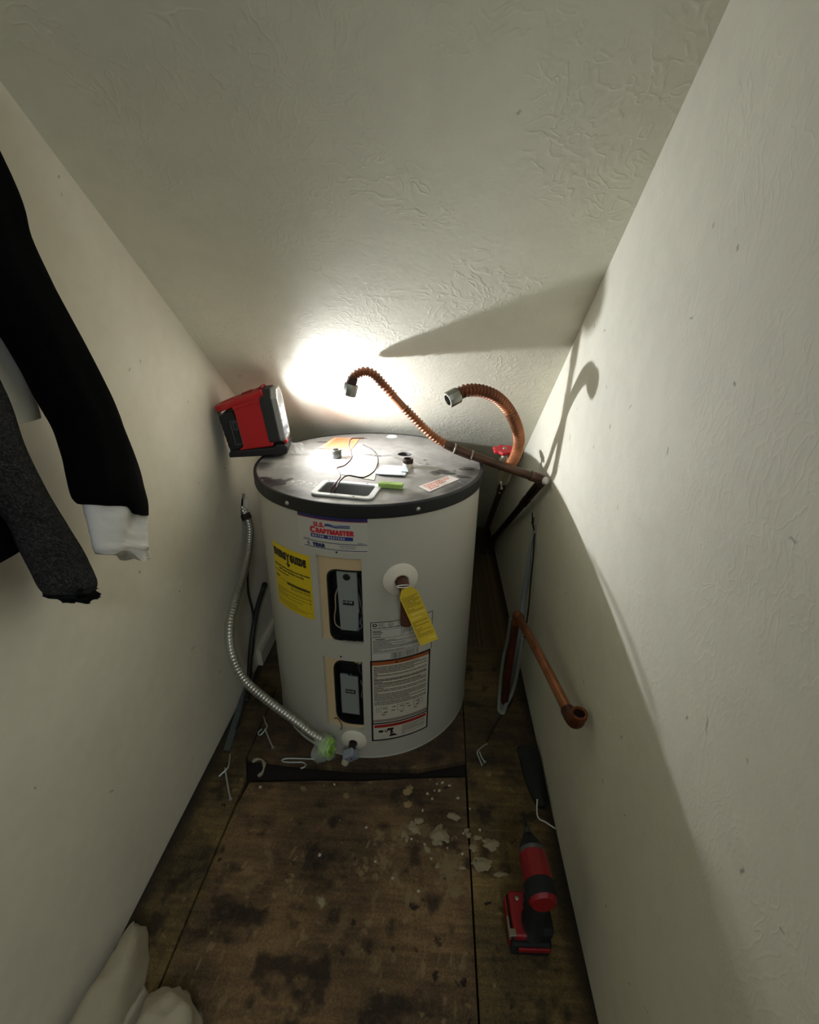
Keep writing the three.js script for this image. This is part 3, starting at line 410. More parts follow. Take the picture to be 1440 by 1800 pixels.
{ // loose supply wires out of the junction box
  const w = (list, m, label) => part('supply_wire', tube(list.map(([x, y, z]) => V(x - 0.0066, y, z - 0.0118)), () => 0.0016, 160, 8), m, heater, label);
  w([[-0.058, 0.685, 0.215], [-0.054, 0.715, 0.229], [-0.044, 0.745, 0.245], [-0.032, 0.759, 0.214], [-0.050, 0.759, 0.154], [-0.037, 0.759, 0.136], [-0.024, 0.769, 0.118], [-0.031, 0.774, 0.074], [-0.042, 0.779, 0.041], [-0.040, 0.789, 0.012], [-0.026, 0.788, 0.002], [-0.012, 0.784, -0.015]], mWireRed, 'dark red wire');
  w([[-0.050, 0.685, 0.215], [-0.049, 0.715, 0.228], [-0.036, 0.742, 0.245], [-0.033, 0.749, 0.211], [-0.021, 0.754, 0.190], [0.020, 0.759, 0.210], [0.037, 0.764, 0.192], [0.042, 0.769, 0.144], [0.034, 0.769, 0.085], [0.014, 0.764, 0.019], [-0.019, 0.759, -0.040]], mWire, 'black wire');
  part('wire_tip', [cylinder(0.0007, 0.0007, 0.008, V(-0.0186, 0.784, -0.0268), V(0.8, -0.3, -0.5), 6)], mCopper, heater);
}

// ------------------------------------------------------------------ the work light on the lid
{
  const t = thing('work_light', 'red and black cordless floodlight standing on left edge of heater lid, switched on', 'work light', [-0.208, 0.7415, 0.004], R(10));
  const s = (x) => (x - 1245) / 6600, h = (y) => (1290 - y) / 6450, P = (list) => list.map(([x, y]) => [s(x), h(y)]), W = 0.095;
  const side = (list, w0, w1, b = 0.003) => { const g = extrude(poly(P(list)), w1 - w0, b); g.translate(0, 0, w0); return g; };
  part('base', [side([[255, 1245], [285, 1190], [420, 1178], [1000, 1140], [1060, 1090], [1200, 1100], [1245, 1140], [1248, 1190], [1225, 1250], [1150, 1285], [720, 1290], [262, 1300]], -W - 0.004, 0.003, 0.005)], mRubber, t);
  const body = part('housing', side([[410, 470], [880, 250], [925, 520], [1022, 1060], [1000, 1130], [420, 1190], [495, 1130], [500, 1080], [440, 620]], -W, 0, 0.006), mRed, t);
  part('side_ridge', side([[415, 460], [878, 330], [884, 395], [420, 520]], -W - 0.002, 0.002, 0.002), mRed, body);
  // carrying handle: an open loop behind the top
  const hs = new THREE.Shape(); hs.moveTo(0, -W); hs.lineTo(0, 0); hs.lineTo(-0.098, -0.002); hs.quadraticCurveTo(-0.128, -0.008, -0.130, -0.03); hs.lineTo(-0.130, -W + 0.03); hs.quadraticCurveTo(-0.128, -W + 0.008, -0.098, -W + 0.002); hs.closePath();
  const hh = new THREE.Path(); hh.moveTo(-0.075, -0.022); hh.lineTo(-0.100, -0.023); hh.quadraticCurveTo(-0.114, -0.026, -0.114, -0.04); hh.lineTo(-0.114, -W + 0.04); hh.quadraticCurveTo(-0.114, -W + 0.026, -0.100, -W + 0.023); hh.lineTo(-0.075, -W + 0.022); hh.closePath(); hs.holes.push(hh);
  const hg = extrude(hs, 0.016, 0.004); hg.rotateX(Math.PI / 2); hg.rotateZ(Math.atan2(0.045, 0.128)); hg.translate(s(890), h(205), 0); // shape y becomes z
  { const p = hg.attributes.position; hg.computeBoundingBox(); const dz = -W / 2 - (hg.boundingBox.min.z + hg.boundingBox.max.z) / 2; hg.translate(0, 0, dz); }
  part('handle', hg, mRed, t);
  part('power_button', [M(new RoundedBoxGeometry(0.030, 0.004, 0.012, 2, 0.0015), RZ(0.34), T(s(640), h(262), -0.030)), M(new RoundedBoxGeometry(0.012, 0.004, 0.05, 2, 0.0015), RZ(0.34), T(s(860), h(196), -0.05))], mRedDark, t);
  const bat = part('battery', side([[165, 640], [250, 560], [390, 545], [440, 640], [500, 1090], [470, 1160], [300, 1215], [270, 1190]], -W + 0.008, -0.006, 0.004), mRubber, t);
  part('battery_grip', [690, 800, 900, 1000, 1090].map((y) => side([[168 + (y - 640) * 0.19, y], [200 + (y - 640) * 0.19, y - 8], [212 + (y - 640) * 0.19, y + 40], [180 + (y - 640) * 0.19, y + 50]], -W + 0.006, -0.004, 0.0015)), mRubber, bat);
  const lf = rrect(-0.008, -0.030, 0.011, 0.032, 0.004); lf.holes.push(rrect(-0.0065, -0.0285, 0.0095, 0.0305, 0.003, THREE.Path)); const lf2 = rrect(-0.002, 0.008, 0.007, 0.028, 0.001); lf2.holes.push(rrect(-0.0008, 0.0095, 0.0058, 0.0265, 0.001, THREE.Path));
  part('battery_latch', [lf, lf2].map((q) => M(extrude(q, 0.002), RZ(0.12), T(s(410), h(900), -0.0065))), std(0x54575a, 0.5), bat);
  // bezel, chrome face frame, reflector and lens, all leaning back about seven degrees
  const face = new THREE.Group(); face.name = 'lamp_head'; face.position.set(s(1130), h(640), -W / 2); face.rotation.z = R(7); t.add(face); // local +x is the beam, y up, z across
  const oct = (w, hh2, c, Pt = THREE.Shape) => { const q = new Pt(), a = w / 2, b = hh2 / 2; [[-a, -b + c * 0.6], [-a + c * 0.6, -b], [a - c * 0.6, -b], [a, -b + c * 0.6], [a, b - c], [a - c, b], [-a + c, b], [-a, b - c]].forEach(([x, y], i) => (i ? q.lineTo(x, y) : q.moveTo(x, y))); q.closePath(); return q; };
  const ring = (w, hh2, c, w2, h2, c2, d, x, b) => { const q = oct(w, hh2, c); q.holes.push(oct(w2, h2, c2, THREE.Path)); const g = extrude(q, d, b); g.rotateY(Math.PI / 2); g.translate(x, 0, 0); return g; };
  part('bezel', ring(W + 0.006, 0.140, 0.020, W - 0.014, 0.118, 0.014, 0.030, -0.036, 0.003), std(0x1e2020, 0.45), face);
  part('face_frame', ring(W + 0.001, 0.134, 0.021, W - 0.016, 0.114, 0.014, 0.018, -0.010, 0.003), mChrome, face);
  part('reflector', extrudeX(oct(W - 0.014, 0.116, 0.012), 0.003, -0.022), std(0xe8e8e4, 0.3, 0.3), face);
  function extrudeX(q, d, x) { const g = extrude(q, d); g.rotateY(Math.PI / 2); g.translate(x, 0, 0); return g; }
  const glow = std(0xffffff, 0.5); glow.emissive = LED_COLOR.clone(); glow.emissiveIntensity = 4;
  for (const y of [-0.030, -0.012, 0.006]) {
    const l = new THREE.RectAreaLight(LED_COLOR, LED_NITS, 0.056, 0.007); l.name = 'led_light'; l.position.set(0.0025, y, 0); l.rotation.y = -Math.PI / 2; face.add(l);
    part('led_strip', box(0.003, 0.010, 0.058, -0.0005, y, 0, 0.0008), glow, face);
  }
  const beam = new THREE.SpotLight(LED_COLOR, LED_BEAM, 0, R(72), 1); beam.name = 'beam_light'; beam.position.set(0.0135, -0.010, 0); beam.target.position.set(1, -0.010, 0.22); beam.shadow.radius = 0.3; beam.castShadow = true; face.add(beam, beam.target);
  part('lens', extrudeX(oct(W - 0.016, 0.114, 0.013), 0.002, 0.0052), new THREE.MeshPhysicalMaterial({ color: 0xffffff, roughness: 0.05, transmission: 1, thickness: 0, ior: 1.45 }), face);
  part('red_button', box(0.010, 0.010, 0.03, s(1205), h(1060), -0.022, 0.003), mRed, t, 'small red button under the lamp head');
}

// ------------------------------------------------------------------ loose bits on the lid
{
  const t = thing('cover_plate', 'small white notched metal cover plate lying on the heater lid', 'cover plate', [0.071, 0.7335, 0.082], -0.12);
  const q = new THREE.Shape(); q.moveTo(-0.032, 0.036); q.lineTo(-0.04, -0.022); q.quadraticCurveTo(-0.038, -0.036, -0.022, -0.037); q.lineTo(0.037, -0.035); q.lineTo(0.037, -0.015); q.lineTo(0.024, -0.014); q.lineTo(0.024, -0.009); q.lineTo(0.040, -0.008); q.lineTo(0.038, 0.002); q.lineTo(0.027, 0.036); q.closePath();
  const g = extrude(q, 0.0016, 0.0004); g.rotateX(-Math.PI / 2); part('plate', g, std(0xc3ccd2, 0.4, 0.2), t);
}
{
  const t = thing('foam_strip', 'short green foam strip lying beside junction box opening on heater', 'foam strip', [0.077, 0.7305, 0.193], -0.12);
  const g = new THREE.BoxGeometry(0.054, 0.010, 0.016, 26, 5, 8), p = g.attributes.position; for (let i = 0; i < p.count; i++) { const x = p.getX(i), y = p.getY(i), z = p.getZ(i), n = noise3(x * 160, y * 160, z * 160, 4) - 0.5, e = Math.abs(x) > 0.02 ? 0.004 : 0.0016; p.setXYZ(i, x + n * e, Math.max(-0.005, y + n * 0.0016), z + n * e); } g.computeVertexNormals(); g.translate(0, 0.005, 0); part('foam', g, mGreen, t);
}
{ // clear plastic scrap behind the work light base
  const t = thing('plastic_scrap', 'crumpled clear plastic scrap beside the floodlight base', 'scrap', [-0.192, 0.731, -0.032]);
  const rings = []; for (let i = 0; i <= 12; i++) { const r = []; for (let j = 0; j <= 10; j++) { const u = i / 12 - 0.5, v = j / 10; r.push(V(u * 0.03 + 0.008 * (noise2(i * 0.9, j * 0.7, 0, 3) - 0.5), v * 0.034 + 0.004 * noise2(i * 1.3, j, 0, 5), 0.022 * (noise2(i * 0.6, j * 0.5, 0, 9) - 0.5))); } rings.push(r); }
  part('sheet', skin(rings, false, false), new THREE.MeshPhysicalMaterial({ color: 0xffffff, roughness: 0.15, transmission: 0.85, thickness: 0, side: THREE.DoubleSide }), t);
}

// ------------------------------------------------------------------ the two water lines
const corrugated = (r, a, pitch, ends = 0.010) => (s, L) => (s < ends || s > L - ends ? r - a * 0.3 : r + a * Math.sin(s / pitch * Math.PI * 2));
function nutAt(p, dir, o, name = 'nut') { const g = new THREE.CylinderGeometry(0.0175, 0.0175, 0.028, 8); const l = lathe([[0.0175, -0.014], [0.0182, -0.012], [0.0182, 0.012], [0.0172, 0.0145], [0.0125, 0.0145], [0.012, -0.010], [0, -0.010]], p, dir, 10); const c = lathe([[0.0125, -0.03], [0.0125, -0.014], [0.016, -0.013]], p, dir, 24); const m = part(name, toCreasedNormals(l, 0.5), mNut, o); part('collar', c, mRust, m); return m; }
{
  const t = thing('hot_water_line', 'copper water line whose corrugated hose hooks left above heater lid, end disconnected', 'water pipe', [0, 0, 0]);
  part('flex_hose', tube(pts([[-0.034, 0.936, 0.004], [-0.030, 0.943, 0.003], [-0.019, 0.951, 0.001], [-0.000, 0.956, 0], [0.019, 0.949, 0], [0.044, 0.923, 0], [0.095, 0.868, 0], [0.164, 0.802, 0], [0.200, 0.779, 0]]), (s, L) => (s > 0.132 && s < 0.172 ? 0.0092 : corrugated(0.0105, 0.0017, 0.0086)(s, L)), 700, 16), mHose, t, 'corrugated copper hose with a smooth middle');
  nutAt(V(-0.040, 0.913, 0.005), V(-0.28, -0.95, 0.05), t);
  part('pipe', tube(pts([[0.196, 0.781, 0], [0.22, 0.770, 0], [0.245, 0.760, 0], [0.356, 0.721, -0.003], [0.452, 0.689, -0.008]]), (s) => (s > 0.030 && s < 0.034 ? 0.0135 : s > 0.074 && s < 0.078 ? 0.0135 : s > 0.034 && s < 0.074 ? 0.0126 : 0.0112), 180, 20), mOldCopper, t);
  part('solder_bead', [tube(pts([[0.2195, 0.757, 0.004], [0.2225, 0.770, 0.0145], [0.2250, 0.783, 0.006]]), () => 0.0024, 12, 6), tube(pts([[0.2635, 0.741, 0.004], [0.2660, 0.753, 0.0142], [0.2690, 0.767, 0.006]]), () => 0.002, 12, 6)], std(0xa29c8c, 0.5, 0.4), t);
  part('elbow', [tube(pts([[0.42, 0.700, -0.006], [0.452, 0.689, -0.008], [0.4555, 0.683, -0.018], [0.4555, 0.672, -0.034]]), () => 0.0135, 40, 20)], mOldCopper, t);
  part('white_plug', lathe([[0, 0.009], [0.005, 0.008], [0.009, 0.004], [0.010, 0], [0.010, -0.004]], V(0.459, 0.690, 0.004), V(0.45, 0.25, 0.85), 20), mWhite, t);
  part('down_pipe', tube(pts([[0.4555, 0.676, -0.026], [0.455, 0.632, -0.090], [0.455, 0.433, -0.376], [0.455, 0.105, -0.86]]), (s) => (s > 0.19 && s < 0.26 ? 0.0135 : s < 0.16 ? 0.0128 : 0.0112), 160, 18), std(0xffffff, 0.55, 0.3, { map: tarnishDark, color: 0x8a7a70 }), t);
  part('bottom_elbow', tube(pts([[0.455, 0.115, -0.845], [0.455, 0.085, -0.888], [0.455, 0.06, -0.905], [0.455, -0.01, -0.91]]), () => 0.0135, 30, 18), mRust, t);
}
{
  const t = thing('cold_water_line', 'copper water line with red valve wheel and arched corrugated hose', 'water pipe', [0, 0, 0]);
  part('flex_hose', tube(pts([[0.216, 0.924, 0.119], [0.232, 0.931, 0.115], [0.264, 0.931, 0.100], [0.302, 0.917, 0.080], [0.337, 0.886, 0.050], [0.367, 0.840, 0.020], [0.386, 0.787, -0.020], [0.386, 0.741, -0.050], [0.380, 0.708, -0.080], [0.375, 0.690, -0.098]]), corrugated(0.0125, 0.0024, 0.0088), 640, 16), mHose, t, 'corrugated copper hose');
  nutAt(V(0.209, 0.918, 0.121), V(-0.8, -0.36, 0.42), t);
  const v = new THREE.Group(); v.name = 'valve'; t.add(v);
  part('body', [tube(pts([[0.376, 0.694, -0.094], [0.372, 0.67, -0.112], [0.372, 0.64, -0.13]]), () => 0.0165, 20, 18), lathe([[0.0, 0], [0.014, 0], [0.015, 0.012], [0.011, 0.02], [0.013, 0.026], [0.013, 0.034], [0.007, 0.042], [0.006, 0.056]], V(0.366, 0.675, -0.118), V(0.0, 0.95, -0.12), 20), lathe([[0, 0], [0.011, 0.002], [0.012, 0.012], [0.006, 0.02]], V(0.346, 0.688, -0.114), V(0, 1, 0.1), 16)], std(0x9a947e, 0.55, 0.4), v);
  const wheel = new THREE.Shape(); for (let i = 0; i <= 72; i++) { const a = i / 72 * Math.PI * 2, r = 0.031 + 0.0032 * Math.cos(a * 7); i ? wheel.lineTo(Math.cos(a) * r, Math.sin(a) * r) : wheel.moveTo(r, 0); }
  for (let k = 0; k < 4; k++) { const h = new THREE.Path(); h.absarc(Math.cos(k * 1.57 + 0.6) * 0.016, Math.sin(k * 1.57 + 0.6) * 0.016, 0.006, 0, 7); wheel.holes.push(h); }
  part('handwheel', M(extrude(wheel, 0.009, 0.0025), RX(-Math.PI / 2 + 0.1), T(0.366, 0.728, -0.126)), mValveRed, v, 'red scalloped handwheel');
  part('wheel_screw', lathe([[0, 0.006], [0.005, 0.005], [0.006, 0]], V(0.366, 0.736, -0.1265), V(0, 1, -0.1), 12), mNut, v);
  part('down_pipe', tube(pts([[0.372, 0.652, -0.122], [0.372, 0.63, -0.14], [0.385, 0.45, -0.39], [0.412, 0.12, -0.86]]), (s) => (s > 0.05 && s < 0.1 ? 0.0125 : 0.0106), 120, 18), mRust, t);
  part('bottom_elbow', tube(pts([[0.411, 0.13, -0.848], [0.414, 0.095, -0.888], [0.415, 0.07, -0.9], [0.415, -0.01, -0.905]]), () => 0.0135, 30, 18), mRust, t);
  part('drip', tube(pts([[0.362, 0.645, -0.112], [0.368, 0.62, -0.135], [0.372, 0.60, -0.165], [0.370, 0.585, -0.182]]), (s) => 0.003 + 0.001 * Math.sin(s * 160), 30, 8), mWhite, t);
}
{ // relief discharge pipe along the right wall
  const t = thing('discharge_pipe', 'bright copper pipe rising from floor and running along right wall to an open elbow', 'pipe', [0.402, 0, 0.068]);
  const o = (l) => l.map(([x, y, z]) => V(x - 0.402, y, z - 0.068));
  part('riser', tube(o([[0.402, 0, 0.068], [0.405, 0.16, 0.07], [0.409, 0.318, 0.074]]), () => 0.0108, 40, 20), std(0xffffff, 0.5, 0.25, { map: tarnish, color: 0x8a6455 }), t);
  part('elbow', tube(o([[0.409, 0.295, 0.074], [0.4092, 0.318, 0.075], [0.410, 0.328, 0.082], [0.4135, 0.332, 0.102]]), () => 0.0124, 30, 20), mCopper, t);
  part('run', tube(o([[0.410, 0.329, 0.086], [0.430, 0.358, 0.29], [0.447, 0.384, 0.495]]), () => 0.0108, 60, 24), mCopper, t);
  part('open_elbow', tube(o([[0.4455, 0.381, 0.472], [0.447, 0.3835, 0.490], [0.449, 0.388, 0.505], [0.4505, 0.398, 0.513], [0.451, 0.409, 0.515]]), () => 0.0138, 40, 24, { caps: false }), mDull, t);
  part('mouth', lathe([[0.0138, -0.002], [0.0152, 0], [0.0152, 0.010], [0.0145, 0.0115], [0.0105, 0.0115], [0.0098, 0.009], [0.0096, -0.012], [0, -0.012]], V(0.049, 0.409, 0.447), V(0.02, 1, 0.12), 32), mDull, t);
  part('bore', lathe([[0.0094, 0.0085], [0.0092, -0.010], [0, -0.010]], V(0.049, 0.409, 0.447), V(0.02, 1, 0.12), 24), mRust, t);
}

// ------------------------------------------------------------------ conduit from the left wall to the tank foot
{
  const t = thing('flexible_conduit', 'ribbed silver metal conduit from left wall hole down to the heater foot', 'conduit', [0, 0, 0]);
  const path = [[-0.430, 0.545, -0.112], [-0.396, 0.535, -0.102], [-0.378, 0.495, -0.090], [-0.367, 0.446, -0.040], [-0.354, 0.407, 0.051], [-0.342, 0.383, 0.150], [-0.334, 0.353, 0.215], [-0.320, 0.306, 0.255], [-0.293, 0.241, 0.272], [-0.233, 0.177, 0.280], [-0.181, 0.137, 0.288], [-0.153, 0.118, 0.294], [-0.121, 0.097, 0.303], [-0.093, 0.083, 0.308], [-0.078, 0.073, 0.308]];
  part('sheath', tube(pts(path), (s) => 0.0103 + 0.0013 * Math.pow(Math.abs(Math.sin(s / 0.0085 * Math.PI)), 0.6), 1000, 16), mConduit, t);
  part('connector', [lathe([[0.0125, -0.006], [0.0145, -0.006], [0.0145, 0.010], [0.0125, 0.012]], V(-0.388, 0.521, -0.0985), V(0.42, -0.87, 0.25), 12)], mRust, t);
}
{ // green plastic round the conduit end
  const t = thing('green_plastic_wrap', 'torn green and clear plastic wrap round the conduit end', 'plastic wrap', [-0.073, 0.074, 0.320]);
  const cup = (r0, r1, d, seed, tilt) => { const rings = []; for (let i = 0; i <= 10; i++) { const r = []; for (let j = 0; j < 30; j++) { const a = j / 30 * Math.PI * 2, k = i / 10, n = 1 + 0.35 * (noise2(Math.cos(a) * 2 + 9, Math.sin(a) * 2 + i * 0.25, 0, seed) - 0.5) * (0.5 + k), rr = (r0 + (r1 - r0) * Math.sqrt(k)) * n; r.push(V(Math.cos(a) * rr, -d * k * k + 0.006 * (noise2(j * 0.5, i, 0, seed + 4) - 0.5), Math.sin(a) * rr)); } rings.push(r); } const g = skin(rings, true, false); return g.applyQuaternion(new THREE.Quaternion().setFromUnitVectors(V(0, 1, 0), V(...tilt).normalize())); };
  part('green_layer', cup(0.0135, 0.028, 0.024, 3, [0.85, 0.18, 0.35]).translate(0.006, -0.006, 0.0), new THREE.MeshPhysicalMaterial({ color: 0xa8d862, roughness: 0.45, transmission: 0.15, thickness: 0, side: THREE.DoubleSide }), t, 'green inner layer');
  part('clear_layer', cup(0.016, 0.035, 0.034, 8, [0.8, 0.22, 0.35]).translate(0.004, -0.007, 0.004), new THREE.MeshPhysicalMaterial({ color: 0xeaf2e6, roughness: 0.25, transmission: 0.75, thickness: 0, side: THREE.DoubleSide }), t, 'clear outer layer');
}
{ // yellow tag on the relief stub
  const t = thing('yellow_tag', 'yellow print-covered tag wired to the brown relief pipe stub on heater', 'tag', [0.13, 0.568, 0.36]);
  const map = canvasTex(200, 420, (c) => { c.fillStyle = '#d2b52a'; c.fillRect(0, 0, 200, 420); lines(c, 14, 60, 172, 120, 10, 'rgba(90,76,20,.65)', 5); lines(c, 14, 250, 172, 120, 9, 'rgba(90,76,20,.6)', 7); c.fillStyle = '#e2d07a'; c.fillRect(40, 190, 150, 9); c.fillRect(14, 222, 120, 7); c.fillRect(110, 388, 76, 6); });
  const q = poly([[-0.020, -0.132], [0.020, -0.132], [0.020, -0.016], [0.010, 0], [-0.010, 0], [-0.020, -0.016]]); const hole = new THREE.Path(); hole.absarc(0, -0.011, 0.004, 0, 7); q.holes.push(hole);
  let g = tess(extrude(q, 0.0012), 0.012); g = uvBy(g, (x, y) => [(x + 0.02) / 0.04, (y + 0.132) / 0.132]); const p = g.attributes.position; for (let i = 0; i < p.count; i++) p.setZ(i, p.getZ(i) + 0.012 * Math.sin((p.getY(i) + 0.03) * 20) * 0.5); g.computeVertexNormals();
  const b = part('card', g, std(0xffffff, 0.55, 0, { map }), t); b.rotation.set(-0.22, 0.1, 0.40); b.position.set(-0.008, 0.008, 0.0);
  part('wire_tie', [M(new THREE.TorusGeometry(0.0145, 0.0012, 8, 40), RX(1.2), RY(0.2), T(-0.014, -0.005, -0.025)), tube(pts([[-0.004, -0.004, -0.012], [-0.006, -0.001, 0.0], [-0.002, -0.008, 0.003], [0.0, -0.022, 0.004], [0.004, -0.020, 0.006]]), () => 0.0012, 30, 6)], mWhite, t);
}

// ------------------------------------------------------------------ cables on the side walls
{
  const t = thing('dark_cable', 'thin dark cable hanging behind the silver conduit on left wall', 'cable');
  part('sheath', tube(pts([[-0.402, 0.53, -0.104], [-0.389, 0.50, -0.098], [-0.387, 0.38, -0.062], [-0.386, 0.295, -0.037], [-0.386, 0.21, -0.048], [-0.384, 0.171, -0.034], [-0.386, 0.115, -0.02], [-0.385, 0.065, 0.026], [-0.382, 0.022, 0.085], [-0.372, 0.005, 0.15], [-0.362, 0.005, 0.22]]), () => 0.0035, 140, 8), std(0x2a251f, 0.7), t);
}
{
  const t = thing('black_hose', 'short black hose end standing up between left wall and heater', 'hose');
  part('hose', tube(pts([[-0.383, 0.245, -0.166], [-0.384, 0.208, -0.085], [-0.384, 0.150, -0.02], [-0.386, 0.09, 0.015], [-0.386, 0.04, 0.04], [-0.38, 0.010, 0.075], [-0.372, 0.0085, 0.115]]), () => 0.0075, 100, 14), std(0x252624, 0.6), t);
  part('tip', lathe([[0, 0], [0.0065, 0], [0.0085, 0.003], [0.0085, 0.018], [0.0076, 0.02]], V(-0.383, 0.246, -0.168), V(-0.02, -0.42, 0.9), 16), mRubber, t);
}
{
  const t = thing('grey_strap', 'flat blue-grey strap lying along foot of left wall', 'strap');
  const a = [[-0.385, 0.03, 0.02], [-0.385, 0.012, 0.09], [-0.380, 0.006, 0.15], [-0.370, 0.005, 0.22], [-0.360, 0.004, 0.29]];
  const rings = []; for (let i = 0; i <= 30; i++) { const c = catmull(a, i / 30), w = 0.008; rings.push([V(c[0] - w, c[1] + 0.004, c[2]), V(c[0] - w, c[1] + 0.006, c[2]), V(c[0] + w, c[1] + 0.001, c[2]), V(c[0] + w, c[1] - 0.001, c[2])]); }
  part('strap', skin(rings), std(0x4d5654, 0.6), t);
}
{
  const t = thing('grey_flat_cable', 'flat grey cable hanging from torn hole in right wall to floor', 'cable');
  const a = [[0.468, 0.500, -0.105], [0.460, 0.440, -0.085], [0.456, 0.376, -0.065], [0.450, 0.300, -0.05], [0.442, 0.235, -0.012], [0.432, 0.14, 0.012], [0.420, 0.05, 0.02], [0.404, 0.010, 0.05], [0.386, 0.006, 0.105]];
  const rings = []; for (let i = 0; i <= 60; i++) { const k = i / 60, c = catmull(a, k), w = 0.003 + 0.0055 * Math.min(1, k * 4) * (k > 0.9 ? 0.7 : 1); rings.push([0, 1, 2, 3, 4, 5, 6, 7].map((j) => V(c[0] + w * Math.cos(-j * 0.785), c[1], c[2] + 0.0035 * Math.sin(-j * 0.785)))); }
  part('sheath', skin(rings), std(0x7d8482, 0.45), t);
  for (const [dx, dz, l] of [[0, -0.012, 0.05], [0.002, 0.004, 0.042], [-0.004, 0.012, 0.03]]) part('wire_end', tube(pts([[0.468, 0.498, -0.105], [0.464, 0.515, -0.106 + dz * 0.6], [0.461 + dx, 0.498 + l, -0.108 + dz]]), () => 0.0018, 20, 6), mRubber, t);
}
{
  const t = thing('dark_cable', 'thin dark cable beside the flat grey cable on right wall', 'cable');
  part('sheath', tube(pts([[0.470, 0.49, -0.100], [0.464, 0.43, -0.055], [0.461, 0.36, -0.035], [0.460, 0.27, -0.02], [0.452, 0.16, 0.0], [0.440, 0.06, 0.02], [0.425, 0.008, 0.06], [0.40, 0.004, 0.10], [0.368, 0.004, 0.15], [0.337, 0.004, 0.212]]), () => 0.0024, 140, 8), std(0x26221c, 0.7), t);
}
{
  const t = thing('clear_tube', 'looped translucent plastic tube on floor behind copper riser', 'tube');
  part('tube', tube(pts([[0.438, 0.15, -0.16], [0.434, 0.08, -0.15], [0.424, 0.02, -0.135], [0.402, 0.008, -0.03], [0.386, 0.007, 0.070], [0.383, 0.007, 0.105], [0.392, 0.007, 0.112], [0.405, 0.008, 0.08], [0.424, 0.02, 0.05], [0.438, 0.10, 0.03], [0.446, 0.20, 0.01]]), () => 0.006, 160, 12), new THREE.MeshPhysicalMaterial({ color: 0xaab0a6, roughness: 0.35, transmission: 0.35, thickness: 0 }), t);
}

// ------------------------------------------------------------------ things on the floor
function hook(name, label, a, b, group) { const t = thing(name, label, 'hook', [0, 0.0012, 0], 0, group); part('hook', tube(pts(a), () => 0.0021, 50, 8), mNail, t); if (b) { part('nail', tube(pts(b), () => 0.0022, 30, 8, {}), mNail, t); const p = V(...b[b.length - 1]); part('nail_head', cylinder(0.0045, 0.0045, 0.0015, p, V(...b[b.length - 1]).sub(V(...b[b.length - 2])), 14), mNail, t); } return t; }
hook('pipe_hook', 'bent silver pipe hook with nail, at foot of left wall', [[-0.347, 0.004, 0.299], [-0.338, 0.010, 0.325], [-0.333, 0.012, 0.346], [-0.349, 0.004, 0.367]], [[-0.341, 0.010, 0.346], [-0.316, 0.005, 0.391], [-0.296, 0.004, 0.424]]);
hook('pipe_hook', 'bent silver pipe hook with nail under the silver conduit', [[-0.300, 0.006, 0.170], [-0.288, 0.010, 0.192], [-0.276, 0.012, 0.211], [-0.279, 0.010, 0.222], [-0.289, 0.004, 0.234], [-0.297, 0.004, 0.226], [-0.290, 0.006, 0.214]], [[-0.281, 0.008, 0.215], [-0.260, 0.005, 0.245], [-0.241, 0.004, 0.271]]);
hook('wire_hook', 'thin grey wire bent to a hook at front foot of heater', [[-0.121, 0.003, 0.300], [-0.166, 0.003, 0.301], [-0.198, 0.003, 0.304], [-0.206, 0.003, 0.309], [-0.198, 0.003, 0.313], [-0.170, 0.003, 0.313], [-0.150, 0.003, 0.312], [-0.139, 0.003, 0.318], [-0.143, 0.003, 0.327], [-0.15, 0.003, 0.329]]);
hook('pipe_hook', 'small silver bent hook at right of heater foot on floor', [[0.337, 0.004, 0.222], [0.322, 0.012, 0.240], [0.307, 0.012, 0.259], [0.312, 0.008, 0.276], [0.318, 0.004, 0.293]], [[0.313, 0.010, 0.255], [0.318, 0.006, 0.268], [0.325, 0.004, 0.281]]);
{
  const t = thing('curled_scrap', 'curled strip of pale sealant on floor left of heater foot', 'scrap', [0, 0.0025, 0]);
  part('strip', tube(pts([[-0.279, 0.006, 0.322], [-0.270, 0.005, 0.313], [-0.258, 0.005, 0.313], [-0.247, 0.005, 0.324], [-0.243, 0.005, 0.340], [-0.244, 0.004, 0.352], [-0.250, 0.004, 0.360]]), (s) => 0.0035 + 0.0012 * Math.sin(s * 190), 60, 8), std(0x9a8f7d, 0.8), t);
}
{
  const t = thing('black_strip', 'black rubber strip lying along foot of right wall', 'strip', [0.436, 0.0015, 0.30]);
  const a = [[0.440, 0.229, 0.024], [0.444, 0.27, 0.026], [0.444, 0.32, 0.022], [0.446, 0.365, 0.016], [0.452, 0.402, 0.009]]; const rings = [];
  for (let i = 0; i <= 24; i++) { const [x, z, w] = catmull(a, i / 24), h = 0.012 + 0.002 * noise2(i * 0.6, 0, 0, 4); rings.push([V(x - w - 0.436, 0.001, z - 0.3), V(x - w * 0.9 - 0.436, h * 0.7, z - 0.3), V(x - 0.436, h, z - 0.3), V(Math.min(x + w, 0.470) - 0.436, h * 1.3, z - 0.3), V(Math.min(x + w, 0.471) - 0.436, 0.001, z - 0.3)]); }
  part('strip', skin(rings), std(0x131415, 0.6), t);
}
{
  const t = thing('white_wire', 'thin white wire bent across floor at foot of right wall', 'wire', [0, 0.001, 0]);
  part('wire', tube(pts([[0.441, 0.016, 0.387], [0.4375, 0.006, 0.408], [0.437, 0.003, 0.420], [0.441, 0.003, 0.428], [0.451, 0.003, 0.433], [0.464, 0.003, 0.442], [0.472, 0.006, 0.450]]), () => 0.0016, 50, 8), mWhite, t);
}
